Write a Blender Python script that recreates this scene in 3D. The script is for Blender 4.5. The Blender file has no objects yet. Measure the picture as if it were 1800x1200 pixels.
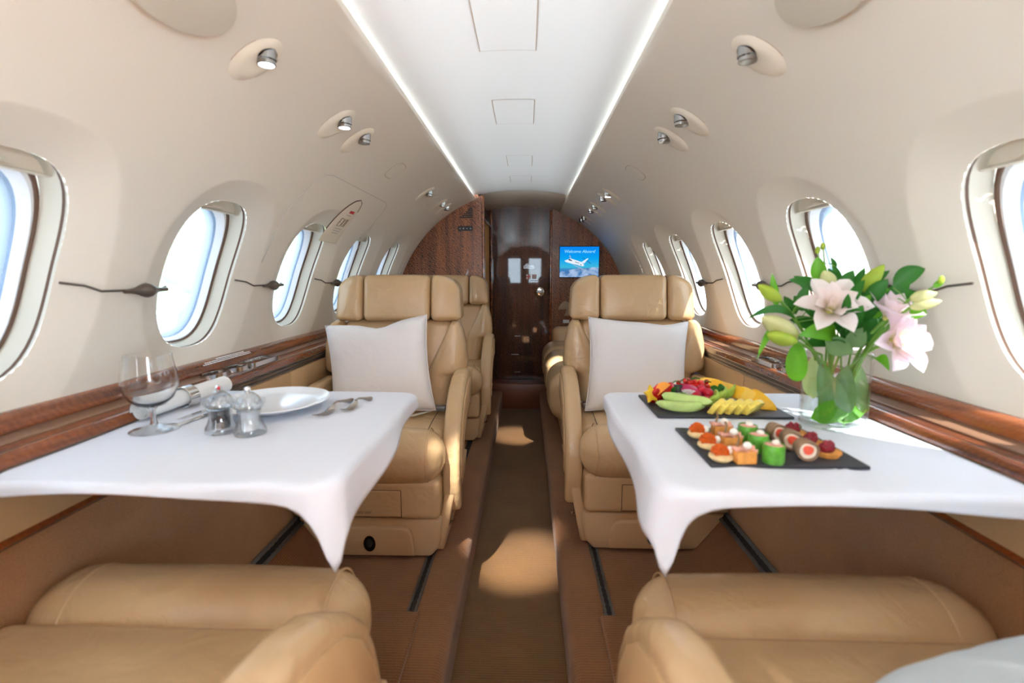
import bpy, bmesh, math, random
from math import sin, cos, pi, radians as RAD, sqrt
from mathutils import Vector, Matrix

# ------------------------------------------------------------------ camera, world, sun, exposure
scene = bpy.context.scene
col = scene.collection
random.seed(7)

cam_d = bpy.data.cameras.new('camera')
cam_d.sensor_width = 36.0
cam_d.lens = 17.0
cam_d.clip_start = 0.02
cam_d.clip_end = 600
cam_d.dof.use_dof = True
cam_d.dof.focus_distance = 2.5
cam_d.dof.aperture_fstop = 2.8
cam = bpy.data.objects.new('camera', cam_d)
col.objects.link(cam)
cam.location = (0.045, 0.0, 1.15)
cam.rotation_euler = (RAD(90 - 7.771), 0, RAD(1.736))
scene.camera = cam

world = bpy.data.worlds.new('sky')
scene.world = world
world.use_nodes = True
wn = world.node_tree.nodes
wl = world.node_tree.links
wn.clear()
w_out = wn.new('ShaderNodeOutputWorld')
w_bg = wn.new('ShaderNodeBackground')
w_bg.inputs['Color'].default_value = (0.70, 0.86, 1.0, 1)
w_bg.inputs['Strength'].default_value = 12.0
wl.new(w_bg.outputs[0], w_out.inputs[0])

sun_d = bpy.data.lights.new('sun', 'SUN')
sun_d.energy = 75.0
sun_d.angle = RAD(1.2)
sun_d.color = (1.0, 0.95, 0.88)
sun = bpy.data.objects.new('sun', sun_d)
col.objects.link(sun)
sun.location = (6, -6, 9)
sun.rotation_euler = Vector((-0.24, 0.29, -0.47)).to_track_quat('-Z', 'Y').to_euler()

scene.view_settings.view_transform = 'Standard'
scene.view_settings.look = 'None'
scene.view_settings.gamma = 1.0
scene.view_settings.use_curve_mapping = False
scene.view_settings.exposure = 1.08
try:
    scene.cycles.use_denoising = True
    scene.cycles.adaptive_threshold = 0.02
    scene.cycles.max_bounces = 12
    scene.cycles.diffuse_bounces = 5
    scene.cycles.transparent_max_bounces = 16
    scene.cycles.sample_clamp_indirect = 6.0
    scene.cycles.caustics_reflective = False
except Exception:
    pass

# ------------------------------------------------------------------ helpers: materials
def lin(c):
    return tuple((x / 12.92 if x <= 0.04045 else ((x + 0.055) / 1.055) ** 2.4) for x in c)

def rgb(r, g, b):
    return lin((r / 255, g / 255, b / 255))

MATS = {}
def mat(name, c=(0.8, 0.8, 0.8), rough=0.5, metal=0.0, coat=0.0, bump=0.0, bscale=200, var=0.0, vscale=8, sheen=0.0,
        emit=None, es=0.0, spec=0.5, sss=0.0, trans=0.0, ior=1.45, coat_r=0.05, detail=3, wrinkle=0.0):
    m = bpy.data.materials.new(name)
    m.use_nodes = True
    nt = m.node_tree
    N, L = nt.nodes, nt.links
    b = N['Principled BSDF']
    b.inputs['Base Color'].default_value = (*c, 1)
    b.inputs['Roughness'].default_value = rough
    b.inputs['Metallic'].default_value = metal
    b.inputs['Coat Weight'].default_value = coat
    b.inputs['Coat Roughness'].default_value = coat_r
    b.inputs['Specular IOR Level'].default_value = spec
    b.inputs['IOR'].default_value = ior
    b.inputs['Transmission Weight'].default_value = trans
    if sheen:
        b.inputs['Sheen Weight'].default_value = sheen
    if sss:
        b.inputs['Subsurface Weight'].default_value = sss
        b.inputs['Subsurface Radius'].default_value = (0.01, 0.008, 0.005)
    if emit:
        b.inputs['Emission Color'].default_value = (*emit, 1)
        b.inputs['Emission Strength'].default_value = es
    tc = N.new('ShaderNodeTexCoord')
    if var:
        n = N.new('ShaderNodeTexNoise')
        n.inputs['Scale'].default_value = vscale
        n.inputs['Detail'].default_value = detail
        L.new(tc.outputs['Object'], n.inputs['Vector'])
        r = N.new('ShaderNodeMapRange')
        r.inputs['From Min'].default_value = 0.3
        r.inputs['From Max'].default_value = 0.7
        r.inputs['To Min'].default_value = 1 - var
        r.inputs['To Max'].default_value = 1 + var
        L.new(n.outputs['Fac'], r.inputs['Value'])
        mx = N.new('ShaderNodeVectorMath')
        mx.operation = 'SCALE'
        mx.inputs[0].default_value = c
        L.new(r.outputs[0], mx.inputs['Scale'])
        L.new(mx.outputs[0], b.inputs['Base Color'])
    if bump:
        n2 = N.new('ShaderNodeTexNoise')
        n2.inputs['Scale'].default_value = bscale
        n2.inputs['Detail'].default_value = 4
        L.new(tc.outputs['Object'], n2.inputs['Vector'])
        bp = N.new('ShaderNodeBump')
        bp.inputs['Strength'].default_value = bump
        bp.inputs['Distance'].default_value = 0.01
        L.new(n2.outputs['Fac'], bp.inputs['Height'])
        L.new(bp.outputs[0], b.inputs['Normal'])
        if wrinkle:
            n4 = N.new('ShaderNodeTexNoise')
            n4.inputs['Scale'].default_value = 11
            n4.inputs['Detail'].default_value = 3
            n4.inputs['Distortion'].default_value = 1.2
            L.new(tc.outputs['Object'], n4.inputs['Vector'])
            b4 = N.new('ShaderNodeBump')
            b4.inputs['Strength'].default_value = wrinkle
            b4.inputs['Distance'].default_value = 0.02
            L.new(n4.outputs['Fac'], b4.inputs['Height'])
            L.new(b4.outputs[0], bp.inputs['Normal'])
    MATS[name] = m
    return m

def wood_mat(name, c1, c2, scale, axis='X', rough=0.18, coat=0.7, figure=0.5):
    """glossy veneer: stripes across one axis with a feathered figure"""
    m = mat(name, c1, rough, coat=coat, coat_r=0.03)
    nt = m.node_tree
    N, L = nt.nodes, nt.links
    b = N['Principled BSDF']
    tc = N.new('ShaderNodeTexCoord')
    mp = N.new('ShaderNodeMapping')
    s = {'X': (1, 1, 0.05), 'Y': (1, 0.05, 1)}[axis]
    mp.inputs['Scale'].default_value = s
    L.new(tc.outputs['Object'], mp.inputs['Vector'])
    n = N.new('ShaderNodeTexNoise')
    n.inputs['Scale'].default_value = scale
    n.inputs['Detail'].default_value = 6
    n.inputs['Roughness'].default_value = 0.65
    n.inputs['Distortion'].default_value = 0.2
    L.new(mp.outputs[0], n.inputs['Vector'])
    w = N.new('ShaderNodeTexWave')
    w.wave_type = 'BANDS'
    w.bands_direction = 'DIAGONAL'
    w.inputs['Scale'].default_value = 34
    w.inputs['Distortion'].default_value = 9
    w.inputs['Detail'].default_value = 3
    w.inputs['Detail Scale'].default_value = 1.4
    L.new(tc.outputs['Object'], w.inputs['Vector'])
    mx = N.new('ShaderNodeMix')
    mx.data_type = 'FLOAT'
    mx.inputs[0].default_value = 0.28 * figure
    L.new(n.outputs['Fac'], mx.inputs[2])
    L.new(w.outputs['Fac'], mx.inputs[3])
    cr = N.new('ShaderNodeValToRGB')
    cr.color_ramp.elements[0].position = 0.34
    cr.color_ramp.elements[0].color = (*c1, 1)
    cr.color_ramp.elements[1].position = 0.68
    cr.color_ramp.elements[1].color = (*c2, 1)
    L.new(mx.outputs[0], cr.inputs[0])
    L.new(cr.outputs[0], b.inputs['Base Color'])
    return m

def carpet_mat(name, c, rib=0.0, axis='Y', var=0.25):
    m = mat(name, c, 0.95, spec=0.1, sheen=0.25)
    nt = m.node_tree
    N, L = nt.nodes, nt.links
    b = N['Principled BSDF']
    tc = N.new('ShaderNodeTexCoord')
    n = N.new('ShaderNodeTexNoise')
    n.inputs['Scale'].default_value = 420
    n.inputs['Detail'].default_value = 2
    L.new(tc.outputs['Object'], n.inputs['Vector'])
    n3 = N.new('ShaderNodeTexNoise')
    n3.inputs['Scale'].default_value = 7
    L.new(tc.outputs['Object'], n3.inputs['Vector'])
    ad = N.new('ShaderNodeMath')
    ad.operation = 'MULTIPLY_ADD'
    ad.inputs[1].default_value = 0.6
    L.new(n3.outputs['Fac'], ad.inputs[0])
    L.new(n.outputs['Fac'], ad.inputs[2])
    h = ad.outputs[0]
    if rib:
        w = N.new('ShaderNodeTexWave')
        w.wave_type = 'BANDS'
        w.bands_direction = axis
        w.inputs['Scale'].default_value = rib
        w.inputs['Distortion'].default_value = 1.2
        w.inputs['Detail'].default_value = 2
        w.inputs['Detail Scale'].default_value = 8
        L.new(tc.outputs['Object'], w.inputs['Vector'])
        a2 = N.new('ShaderNodeMath')
        a2.operation = 'MULTIPLY_ADD'
        a2.inputs[1].default_value = 0.5
        L.new(w.outputs['Fac'], a2.inputs[0])
        L.new(ad.outputs[0], a2.inputs[2])
        h = a2.outputs[0]
    r = N.new('ShaderNodeMapRange')
    r.inputs['From Min'].default_value = 0.45
    r.inputs['From Max'].default_value = 1.25
    r.inputs['To Min'].default_value = 1 - var
    r.inputs['To Max'].default_value = 1 + var
    L.new(h, r.inputs['Value'])
    mx = N.new('ShaderNodeVectorMath')
    mx.operation = 'SCALE'
    mx.inputs[0].default_value = c
    L.new(r.outputs[0], mx.inputs['Scale'])
    L.new(mx.outputs[0], b.inputs['Base Color'])
    bp = N.new('ShaderNodeBump')
    bp.inputs['Strength'].default_value = 0.55
    bp.inputs['Distance'].default_value = 0.004
    L.new(h, bp.inputs['Height'])
    L.new(bp.outputs[0], b.inputs['Normal'])
    return m

def clear_mat(name, tint=(1, 1, 1), gloss=1.0, rough=0.0, haze=0.0):
    """thin clear sheet: lets light straight through, mirrors by Fresnel"""
    m = bpy.data.materials.new(name)
    m.use_nodes = True
    N, L = m.node_tree.nodes, m.node_tree.links
    N.clear()
    o = N.new('ShaderNodeOutputMaterial')
    t = N.new('ShaderNodeBsdfTransparent')
    t.inputs[0].default_value = (*tint, 1)
    g = N.new('ShaderNodeBsdfGlossy')
    g.inputs['Roughness'].default_value = rough
    f = N.new('ShaderNodeLayerWeight')
    f.inputs['Blend'].default_value = 0.5
    pw = N.new('ShaderNodeMath'); pw.operation = 'POWER'; pw.inputs[1].default_value = 4.0
    L.new(f.outputs['Facing'], pw.inputs[0])
    k = N.new('ShaderNodeMath'); k.operation = 'MULTIPLY_ADD'
    k.inputs[1].default_value = 0.9 * gloss
    k.inputs[2].default_value = 0.045 * gloss
    L.new(pw.outputs[0], k.inputs[0])
    mx = N.new('ShaderNodeMixShader')
    L.new(k.outputs[0], mx.inputs[0])
    L.new(t.outputs[0], mx.inputs[1])
    L.new(g.outputs[0], mx.inputs[2])
    if haze:
        tl = N.new('ShaderNodeBsdfTranslucent')
        tl.inputs[0].default_value = (0.95, 0.97, 1.0, 1)
        m2 = N.new('ShaderNodeMixShader')
        m2.inputs[0].default_value = haze
        L.new(mx.outputs[0], m2.inputs[1])
        L.new(tl.outputs[0], m2.inputs[2])
        mx = m2
    L.new(mx.outputs[0], o.inputs[0])
    MATS[name] = m
    return m

# ------------------------------------------------------------------ helpers: meshes
class MB:
    """collects vertices and faces of one part"""
    def __init__(self):
        self.v, self.f = [], []
    def add(self, vs, fs):
        o = len(self.v)
        self.v += [tuple(p) for p in vs]
        self.f += [tuple(i + o for i in q) for q in fs]
        return self
    def box(self, x0, x1, y0, y1, z0, z1):
        vs = [(x, y, z) for x in (x0, x1) for y in (y0, y1) for z in (z0, z1)]
        return self.add(vs, [(0, 1, 3, 2), (4, 6, 7, 5), (0, 4, 5, 1), (2, 3, 7, 6), (0, 2, 6, 4), (1, 5, 7, 3)])
    def grid(self, fn, nu, nv, closeu=False, closev=False):
        vs = [fn(i / nu, j / nv) for i in range(nu + (0 if closeu else 1)) for j in range(nv + (0 if closev else 1))]
        mu, mv = nu + (0 if closeu else 1), nv + (0 if closev else 1)
        fs = []
        for i in range(nu):
            for j in range(nv):
                a, b2 = i % mu, (i + 1) % mu
                c, d = j % mv, (j + 1) % mv
                fs.append((a * mv + c, b2 * mv + c, b2 * mv + d, a * mv + d))
        return self.add(vs, fs)
    def prism(self, poly, d0, d1, axes='xzy'):
        """closed outline in two axes, extruded along the third"""
        ix = ['xyz'.index(a) for a in axes]
        n = len(poly)
        def P(p, d):
            q = [0, 0, 0]
            q[ix[0]], q[ix[1]], q[ix[2]] = p[0], p[1], d
            return tuple(q)
        vs = [P(p, d0) for p in poly] + [P(p, d1) for p in poly]
        fs = [tuple(range(n))[::-1], tuple(range(n, 2 * n))] + [(i, (i + 1) % n, (i + 1) % n + n, i + n) for i in range(n)]
        return self.add(vs, fs)
    def lathe(self, prof, n=24, c=(0, 0, 0), cap=True):
        k = len(prof)
        vs = [(c[0] + r * cos(2 * pi * i / n), c[1] + r * sin(2 * pi * i / n), c[2] + z) for i in range(n) for r, z in prof]
        fs = [(i * k + j, ((i + 1) % n) * k + j, ((i + 1) % n) * k + j + 1, i * k + j + 1) for i in range(n) for j in range(k - 1)]
        if cap:
            if prof[0][0] > 1e-6:
                fs.append(tuple(i * k for i in range(n))[::-1])
            if prof[-1][0] > 1e-6:
                fs.append(tuple(i * k + k - 1 for i in range(n)))
        return self.add(vs, fs)
    def tube(self, path, rad, n=8, cap=True):
        pts = [Vector(p) for p in path]
        m = len(pts)
        rr = rad if isinstance(rad, (list, tuple)) else [rad] * m
        vs, fs = [], []
        up = Vector((0, 0, 1))
        prev = None
        for i, p in enumerate(pts):
            t = (pts[min(i + 1, m - 1)] - pts[max(i - 1, 0)])
            t = t.normalized() if t.length > 1e-9 else Vector((0, 0, 1))
            if prev is None:
                a = t.cross(up)
                if a.length < 1e-3:
                    a = t.cross(Vector((1, 0, 0)))
            else:
                a = prev - t * prev.dot(t)
            a = a.normalized()
            prev = a
            b = t.cross(a)
            for k in range(n):
                q = p + (a * cos(2 * pi * k / n) + b * sin(2 * pi * k / n)) * rr[i]
                vs.append(tuple(q))
        for i in range(m - 1):
            for k in range(n):
                fs.append((i * n + k, i * n + (k + 1) % n, (i + 1) * n + (k + 1) % n, (i + 1) * n + k))
        if cap:
            fs.append(tuple(range(n))[::-1])
            fs.append(tuple((m - 1) * n + k for k in range(n)))
        return self.add(vs, fs)
    def ball(self, c, r, n=12, m=8):
        rx, ry, rz = r if isinstance(r, tuple) else (r, r, r)
        vs = [(c[0], c[1], c[2] - rz)]
        for j in range(1, m):
            a = -pi / 2 + pi * j / m
            for i in range(n):
                vs.append((c[0] + rx * cos(a) * cos(2 * pi * i / n), c[1] + ry * cos(a) * sin(2 * pi * i / n), c[2] + rz * sin(a)))
        vs.append((c[0], c[1], c[2] + rz))
        fs = [(0, 1 + (i + 1) % n, 1 + i) for i in range(n)]
        for j in range(m - 2):
            for i in range(n):
                a, b = 1 + j * n + i, 1 + j * n + (i + 1) % n
                fs.append((a, b, b + n, a + n))
        t = len(vs) - 1
        o = 1 + (m - 2) * n
        fs += [(o + i, o + (i + 1) % n, t) for i in range(n)]
        return self.add(vs, fs)
    def puff(self, x0, x1, y0, y1, z0, z1, r=0.03, n=8, bulge=(0, 0, 0), m=4):
        """soft box: rounded edges and bulging faces"""
        C = ((x0 + x1) / 2, (y0 + y1) / 2, (z0 + z1) / 2)
        H = ((x1 - x0) / 2, (y1 - y0) / 2, (z1 - z0) / 2)
        r = min(r, min(H) * 0.999)
        def samples(h):
            e = [math.tan(pi / 4 * k / m) * r for k in range(m, -1, -1)]
            s = [-(h - r) - x for x in e]
            mid = [-(h - r) + 2 * (h - r) * k / n for k in range(1, n)]
            return s + mid + [-x for x in s[::-1]]
        S = [samples(h) for h in H]
        for ax in range(3):
            a, b = (ax + 1) % 3, (ax + 2) % 3
            for sg in (-1, 1):
                vs = []
                for u in S[a]:
                    for w in S[b]:
                        p = [0, 0, 0]
                        p[ax], p[a], p[b] = sg * H[ax], u, w
                        inn = [max(-(H[i] - r), min(H[i] - r, p[i])) for i in range(3)]
                        d = Vector([p[i] - inn[i] for i in range(3)])
                        d = d.normalized() * r
                        q = [inn[i] + d[i] for i in range(3)]
                        o = list(q)
                        for i in range(3):
                            if bulge[i]:
                                j, k = (i + 1) % 3, (i + 2) % 3
                                o[i] += q[i] / H[i] * bulge[i] * (1 - (q[j] / H[j]) ** 2) * (1 - (q[k] / H[k]) ** 2)
                        vs.append((C[0] + o[0], C[1] + o[1], C[2] + o[2]))
                nu, nv = len(S[a]), len(S[b])
                fs = []
                for i in range(nu - 1):
                    for j in range(nv - 1):
                        q = (i * nv + j, (i + 1) * nv + j, (i + 1) * nv + j + 1, i * nv + j + 1)
                        fs.append(q if sg > 0 else q[::-1])
                self.add(vs, fs)
        return self
    def warp(self, fn):
        self.v = [tuple(fn(*p)) for p in self.v]
        return self
    def mesh(self, name, m, smooth=40, weld=True, bevel=0, segs=3, recalc=True):
        me = bpy.data.meshes.new(name)
        me.from_pydata(self.v, [], self.f)
        bm = bmesh.new()
        bm.from_mesh(me)
        if weld:
            bmesh.ops.remove_doubles(bm, verts=bm.verts, dist=1e-5)
        if recalc:
            bmesh.ops.recalc_face_normals(bm, faces=bm.faces)
        if bevel:
            es = [e for e in bm.edges if len(e.link_faces) == 2 and e.calc_face_angle(0) > RAD(25)]
            bmesh.ops.bevel(bm, geom=es, offset=bevel, segments=segs, profile=0.5, affect='EDGES', clamp_overlap=True)
        bm.to_mesh(me)
        bm.free()
        if smooth:
            me.polygons.foreach_set('use_smooth', [True] * len(me.polygons))
            me.set_sharp_from_angle(angle=RAD(smooth))
        if m:
            me.materials.append(MATS[m] if isinstance(m, str) else m)
        return me
    def obj(self, name, m, parent=None, **kw):
        return link(name, self.mesh(name, m, **kw), parent)

def link(name, me, parent=None, loc=None, rot=None):
    o = bpy.data.objects.new(name, me)
    col.objects.link(o)
    if parent is not None:
        o.parent = parent
    if loc is not None:
        o.location = loc
    if rot is not None:
        o.rotation_euler = rot
    return o

def tag(o, label, cat=None, group=None, kind=None):
    o['label'] = label
    if cat:
        o['category'] = cat
    if group:
        o['group'] = group
    if kind:
        o['kind'] = kind
    return o

def thing(name, label, cat, loc=(0, 0, 0), rot=(0, 0, 0), group=None, kind=None):
    o = link(name, None, None, loc, rot)
    o.empty_display_size = 0.05
    return tag(o, label, cat, group, kind)

def copy_tree(o, parent=None):
    c = o.copy()
    col.objects.link(c)
    if parent is not None:
        c.parent = parent
    for ch in list(o.children):
        copy_tree(ch, c)
    return c

def text_mesh(body, size, m, name, shear=0.0, parent=None, mat4=None, align='CENTER', thick=0.0):
    cu = bpy.data.curves.new(name, 'FONT')
    cu.body = body
    cu.size = size
    cu.shear = shear
    cu.align_x = align
    cu.extrude = thick
    t = bpy.data.objects.new(name, cu)
    col.objects.link(t)
    dg = bpy.context.evaluated_depsgraph_get()
    me = bpy.data.meshes.new_from_object(t.evaluated_get(dg))
    bpy.data.objects.remove(t)
    bpy.data.curves.remove(cu)
    me.materials.clear()
    me.materials.append(MATS[m])
    o = link(name, me, parent)
    if mat4 is not None:
        o.matrix_local = mat4
    return o

def smoothstep(a, b, x):
    t = max(0, min(1, (x - a) / (b - a)))
    return t * t * (3 - 2 * t)

def rounded_rect(w, h, r, n=6, cx=0, cy=0):
    pts = []
    for sx, sy, a0 in ((1, 1, 0), (-1, 1, 90), (-1, -1, 180), (1, -1, 270)):
        for k in range(n + 1):
            a = RAD(a0 + 90 * k / n)
            pts.append((cx + sx * (w / 2 - r) + r * cos(a), cy + sy * (h / 2 - r) + r * sin(a)))
    return pts

# ------------------------------------------------------------------ materials
mat('cream_wall', rgb(226, 219, 206), 0.42, coat=0.0, spec=0.28)
mat('white_ceiling', rgb(240, 241, 241), 0.3, spec=0.5)
mat('cream_plastic', rgb(226, 216, 198), 0.35)
mat('reveal', rgb(202, 196, 180), 0.45)
mat('lamp_chrome', (0.30, 0.29, 0.28), 0.12, metal=1.0)
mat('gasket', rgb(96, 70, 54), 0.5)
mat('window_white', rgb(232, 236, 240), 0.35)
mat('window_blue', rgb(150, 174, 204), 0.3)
mat('leather', rgb(203, 171, 129), 0.27, bump=0.08, bscale=260, wrinkle=0.30, coat=0.35, coat_r=0.2, var=0.05, vscale=5, spec=0.5)
mat('leather_panel', rgb(200, 166, 122), 0.45, bump=0.06, bscale=300, var=0.03)
mat('leather_dark', rgb(120, 68, 42), 0.35, bump=0.08, bscale=200)
mat('seat_plastic', rgb(200, 168, 128), 0.5, bump=0.04, bscale=400)
mat('seam', rgb(92, 66, 42), 0.6)
mat('black_gloss', (0.006, 0.006, 0.007), 0.12, coat=0.5)
mat('black_matt', (0.012, 0.012, 0.013), 0.6)
mat('dark_metal', (0.20, 0.21, 0.22), 0.35, metal=0.9)
mat('steel', (0.62, 0.62, 0.62), 0.16, metal=1.0)
mat('chrome', (0.78, 0.77, 0.75), 0.06, metal=1.0)
mat('satin_metal', (0.46, 0.42, 0.38), 0.28, metal=1.0)
mat('bronze_strip', (0.16, 0.125, 0.10), 0.3, metal=0.85)
mat('bronze_light', (0.30, 0.26, 0.22), 0.25, metal=0.9)
mat('linen', rgb(226, 232, 243), 0.8, bump=0.05, bscale=900, sheen=0.1, spec=0.2)
mat('pillow_white', rgb(238, 237, 238), 0.75, bump=0.05, bscale=60, wrinkle=0.18, sheen=0.1, spec=0.2)
mat('pillow_grey', rgb(196, 206, 212), 0.75, bump=0.10, bscale=26, spec=0.2)
mat('porcelain', rgb(236, 241, 246), 0.10, spec=0.4)
mat('slate', rgb(52, 54, 60), 0.5, bump=0.15, bscale=120)
mat('paper_white', rgb(240, 240, 240), 0.6)
mat('print_red', rgb(190, 40, 50), 0.5)
mat('print_grey', rgb(190, 186, 178), 0.6)
mat('print_tan', rgb(176, 150, 122), 0.5)
mat('cable', rgb(104, 96, 88), 0.32, metal=0.6)
mat('curtain', rgb(176, 132, 80), 0.85, bump=0.2, bscale=120)
mat('led', (1, 1, 1), 0.5, emit=(0.84, 0.94, 1.0), es=110.0)
mat('lamp_on', (0.8, 0.9, 1), 0.2, emit=(0.82, 0.92, 1.0), es=4.0)
mat('lamp_off', (0.10, 0.09, 0.085), 0.1, metal=0.6, coat=1.0)
wood_mat('veneer', rgb(66, 35, 22), rgb(172, 104, 62), 24, 'X', rough=0.35, coat=0.45, figure=1.0)
wood_mat('veneer_door', rgb(26, 14, 10), rgb(104, 60, 38), 26, 'X', rough=0.4, coat=0.55, figure=1.0)
MATS['veneer_door'].node_tree.nodes['Principled BSDF'].inputs['Specular IOR Level'].default_value = 0.2
wood_mat('ledge_wood', rgb(82, 37, 18), rgb(164, 92, 48), 30, 'Y', figure=0.2)
wood_mat('ledge_satin', rgb(78, 37, 19), rgb(146, 82, 45), 30, 'Y', rough=0.42, coat=0.0, figure=0.2)
wood_mat('ledge_light', rgb(112, 80, 60), rgb(142, 108, 84), 30, 'Y', rough=0.5, coat=0.0, figure=0.2)
carpet_mat('carpet_aisle', rgb(106, 74, 38), 36, 'Y', 0.45)
carpet_mat('carpet_side', rgb(124, 82, 47), 36, 'Y', 0.45)
carpet_mat('suede', rgb(180, 134, 94), 0, 'Y', 0.25)
clear_mat('pane', (0.075, 0.078, 0.082), 0.5, haze=0.045)

# ------------------------------------------------------------------ cabin shell
R0, ZC = 0.915, 0.82
Y0, Y1 = -1.70, 4.25
T_LOW, T_CELL, T_TOP = RAD(4.5), RAD(40), RAD(69.2)
WT, WA, WB, WN = RAD(21.0), 0.149, 0.213, 2.7       # window hole: centre angle, half width, half height, superellipse
WIN_Y = [0.785 + 0.58 * k for k in range(-3, 5)]
FL_D, FL_W = 0.030, 0.086

def W(side, t, y, out=0.0):
    return (side * (R0 + out) * cos(t), y, ZC + (R0 + out) * sin(t))

def hole(phi, k=1.0):
    c, s = cos(phi), sin(phi)
    r = (abs(c / WA) ** WN + abs(s / WB) ** WN) ** (-1 / WN)
    return k * r * c, k * r * s - max(0, 1 - k) * 0.55 * WB * (1 if k > 0.7 else 0.3 / (1.001 - k))

def wall(side, name, label):
    mb = MB()
    half = 0.29
    lo, hi = (T_LOW - WT) * R0, (T_CELL - WT) * R0
    n, rings = 72, 12
    angs = sorted(set([2 * pi * i / n for i in range(n)] +
                      [math.atan2(y, x) % (2 * pi) for x in (-half, half) for y in (lo, hi)]))
    for yc in WIN_Y[1:]:     # walls stop at left entrance door; right opening added to let in fill daylight
        vs = []
        for a in angs:
            hx, hy = hole(a)
            c, s = cos(a), sin(a)
            k = min([half / abs(c)] if abs(c) > 1e-9 else [9]) if True else 9
            if s > 1e-9:
                k = min(k, hi / s)
            elif s < -1e-9:
                k = min(k, lo / s)
            ox, oy = k * c, k * s
            span = sqrt((ox - hx) ** 2 + (oy - hy) ** 2)
            w = min(FL_W, span * 0.96)
            d_list = [0, 0.12 * w, 0.3 * w, 0.55 * w, 0.8 * w, 0.93 * w, w, w + (span - w) * 0.12, w + (span - w) * 0.3, w + (span - w) * 0.6, span]
            for d in d_list:
                q = d / span
                x, y = hx + (ox - hx) * q, hy + (oy - hy) * q
                e = max(0, 1 - d / w)
                vs.append(W(side, WT + y / R0, yc + x, FL_D * (e ** 1.1)))
        m, k = len(angs), 11
        mb.add(vs, [(i * k + j, ((i + 1) % m) * k + j, ((i + 1) % m) * k + j + 1, i * k + j + 1) for i in range(m) for j in range(k - 1)])
    ya, yb = WIN_Y[0] - half, WIN_Y[-1] + half
    for a, b in ((yb, Y1),):
        mb.grid(lambda u, v: W(side, T_LOW + (T_CELL - T_LOW) * u, a + (b - a) * v), 16, 4)
    mb.grid(lambda u, v: W(side, T_CELL + (T_TOP - T_CELL) * u, Y0 + (Y1 - Y0) * v), 20, 24)
    # lip that hides the light strip
    x, z = R0 * cos(T_TOP), ZC + R0 * sin(T_TOP)
    prof = [(x, z), (x - 0.002, z + 0.004), (x - 0.002, z + 0.014), (x + 0.004, z + 0.018), (x + 0.010, z + 0.014), (x + 0.012, z)]
    for i in range(len(prof) - 1):
        p, q = prof[i], prof[i + 1]
        mb.grid(lambda u, v: (side * (p[0] + (q[0] - p[0]) * u), Y0 + (Y1 - Y0) * v, p[1] + (q[1] - p[1]) * u), 1, 8)
    o = mb.obj(name, 'cream_wall', smooth=50, recalc=False)
    return tag(o, label, 'wall', kind='structure')

wall(-1, 'wall_left', 'curved cream side wall with oval windows on the left')
wall(1, 'wall_right', 'curved cream side wall with oval windows on the right')

def window(side, yc, idx, label, closed=False):
    root = thing('window_%d' % idx, label, 'window', kind='structure')
    n = 64
    def ring(mb, lst):
        m = len(lst)
        mb.grid(lambda u, v: (lambda k, o: (lambda x, y: W(side, WT + y / R0, yc + x, o))(*hole(2 * pi * u, k)))(*lst[int(round(v * (m - 1)))]), n, m - 1, closeu=True)
    D = FL_D
    mb = MB(); ring(mb, [(1.0, D), (1.0, D + 0.005), (1.018, D + 0.009), (1.018, D + 0.014), (0.99, D + 0.034), (0.955, D + 0.052)]); mb.obj('reveal', 'reveal', root, recalc=False)
    mb = MB(); ring(mb, [(1.001, D + 0.004), (1.016, D + 0.007), (1.016, D + 0.011), (1.006, D + 0.014)]); mb.obj('rim_shadow', 'gasket', root, recalc=False)  # dark ring put in as the shadow behind the undercut rim
    mb = MB(); ring(mb, [(0.957, D + 0.050), (0.945, D + 0.046), (0.925, D + 0.047), (0.915, D + 0.053)]); mb.obj('gasket', 'gasket', root, recalc=False)
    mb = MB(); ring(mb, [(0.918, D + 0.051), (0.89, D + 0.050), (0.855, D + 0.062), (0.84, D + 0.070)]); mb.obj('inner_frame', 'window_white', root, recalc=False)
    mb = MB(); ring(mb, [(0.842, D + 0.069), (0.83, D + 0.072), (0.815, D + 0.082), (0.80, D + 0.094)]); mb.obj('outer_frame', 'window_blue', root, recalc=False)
    mb = MB(); ring(mb, [(0.85, D + 0.073), (0.6, D + 0.077), (0.3, D + 0.08), (0.0, D + 0.081)]); mb.obj('pane', 'pane', root, recalc=False)
    # pull-down shade parked at the top of the opening unless closed
    mb = MB()
    v0 = (-0.94 if closed else 0.80) * WB
    def sh(u, v, o):
        y = v0 + (0.965 * WB - v0) * v
        x = 0.965 * WA * max(0, 1 - (abs(y) / (0.97 * WB)) ** WN) ** (1 / WN)
        return W(side, WT + y / R0, yc + x * (2 * u - 1), o)
    mb.grid(lambda u, v: sh(u, v, D + 0.030 + 0.006 * (1 - v)), 20, 24 if closed else 8)
    mb.grid(lambda u, v: (lambda q: q)(W(side, WT + (v0 - 0.006 * sin(pi * v)) / R0, yc + 0.80 * WA * (2 * u - 1), D + 0.026 + 0.016 * v)), 20, 6)
    s = mb.obj('shade', 'cream_plastic', root, recalc=False)
    g = MB()
    g.grid(lambda u, v: W(side, WT + (v0 + 0.006 + 0.010 * sin(pi * u) * v) / R0, yc + 0.045 * (2 * u - 1), D + 0.027 - 0.006 * sin(pi * v) * sin(pi * u)), 14, 6)
    g.obj('finger_grip', 'cream_plastic', s, recalc=False)
    return root

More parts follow.
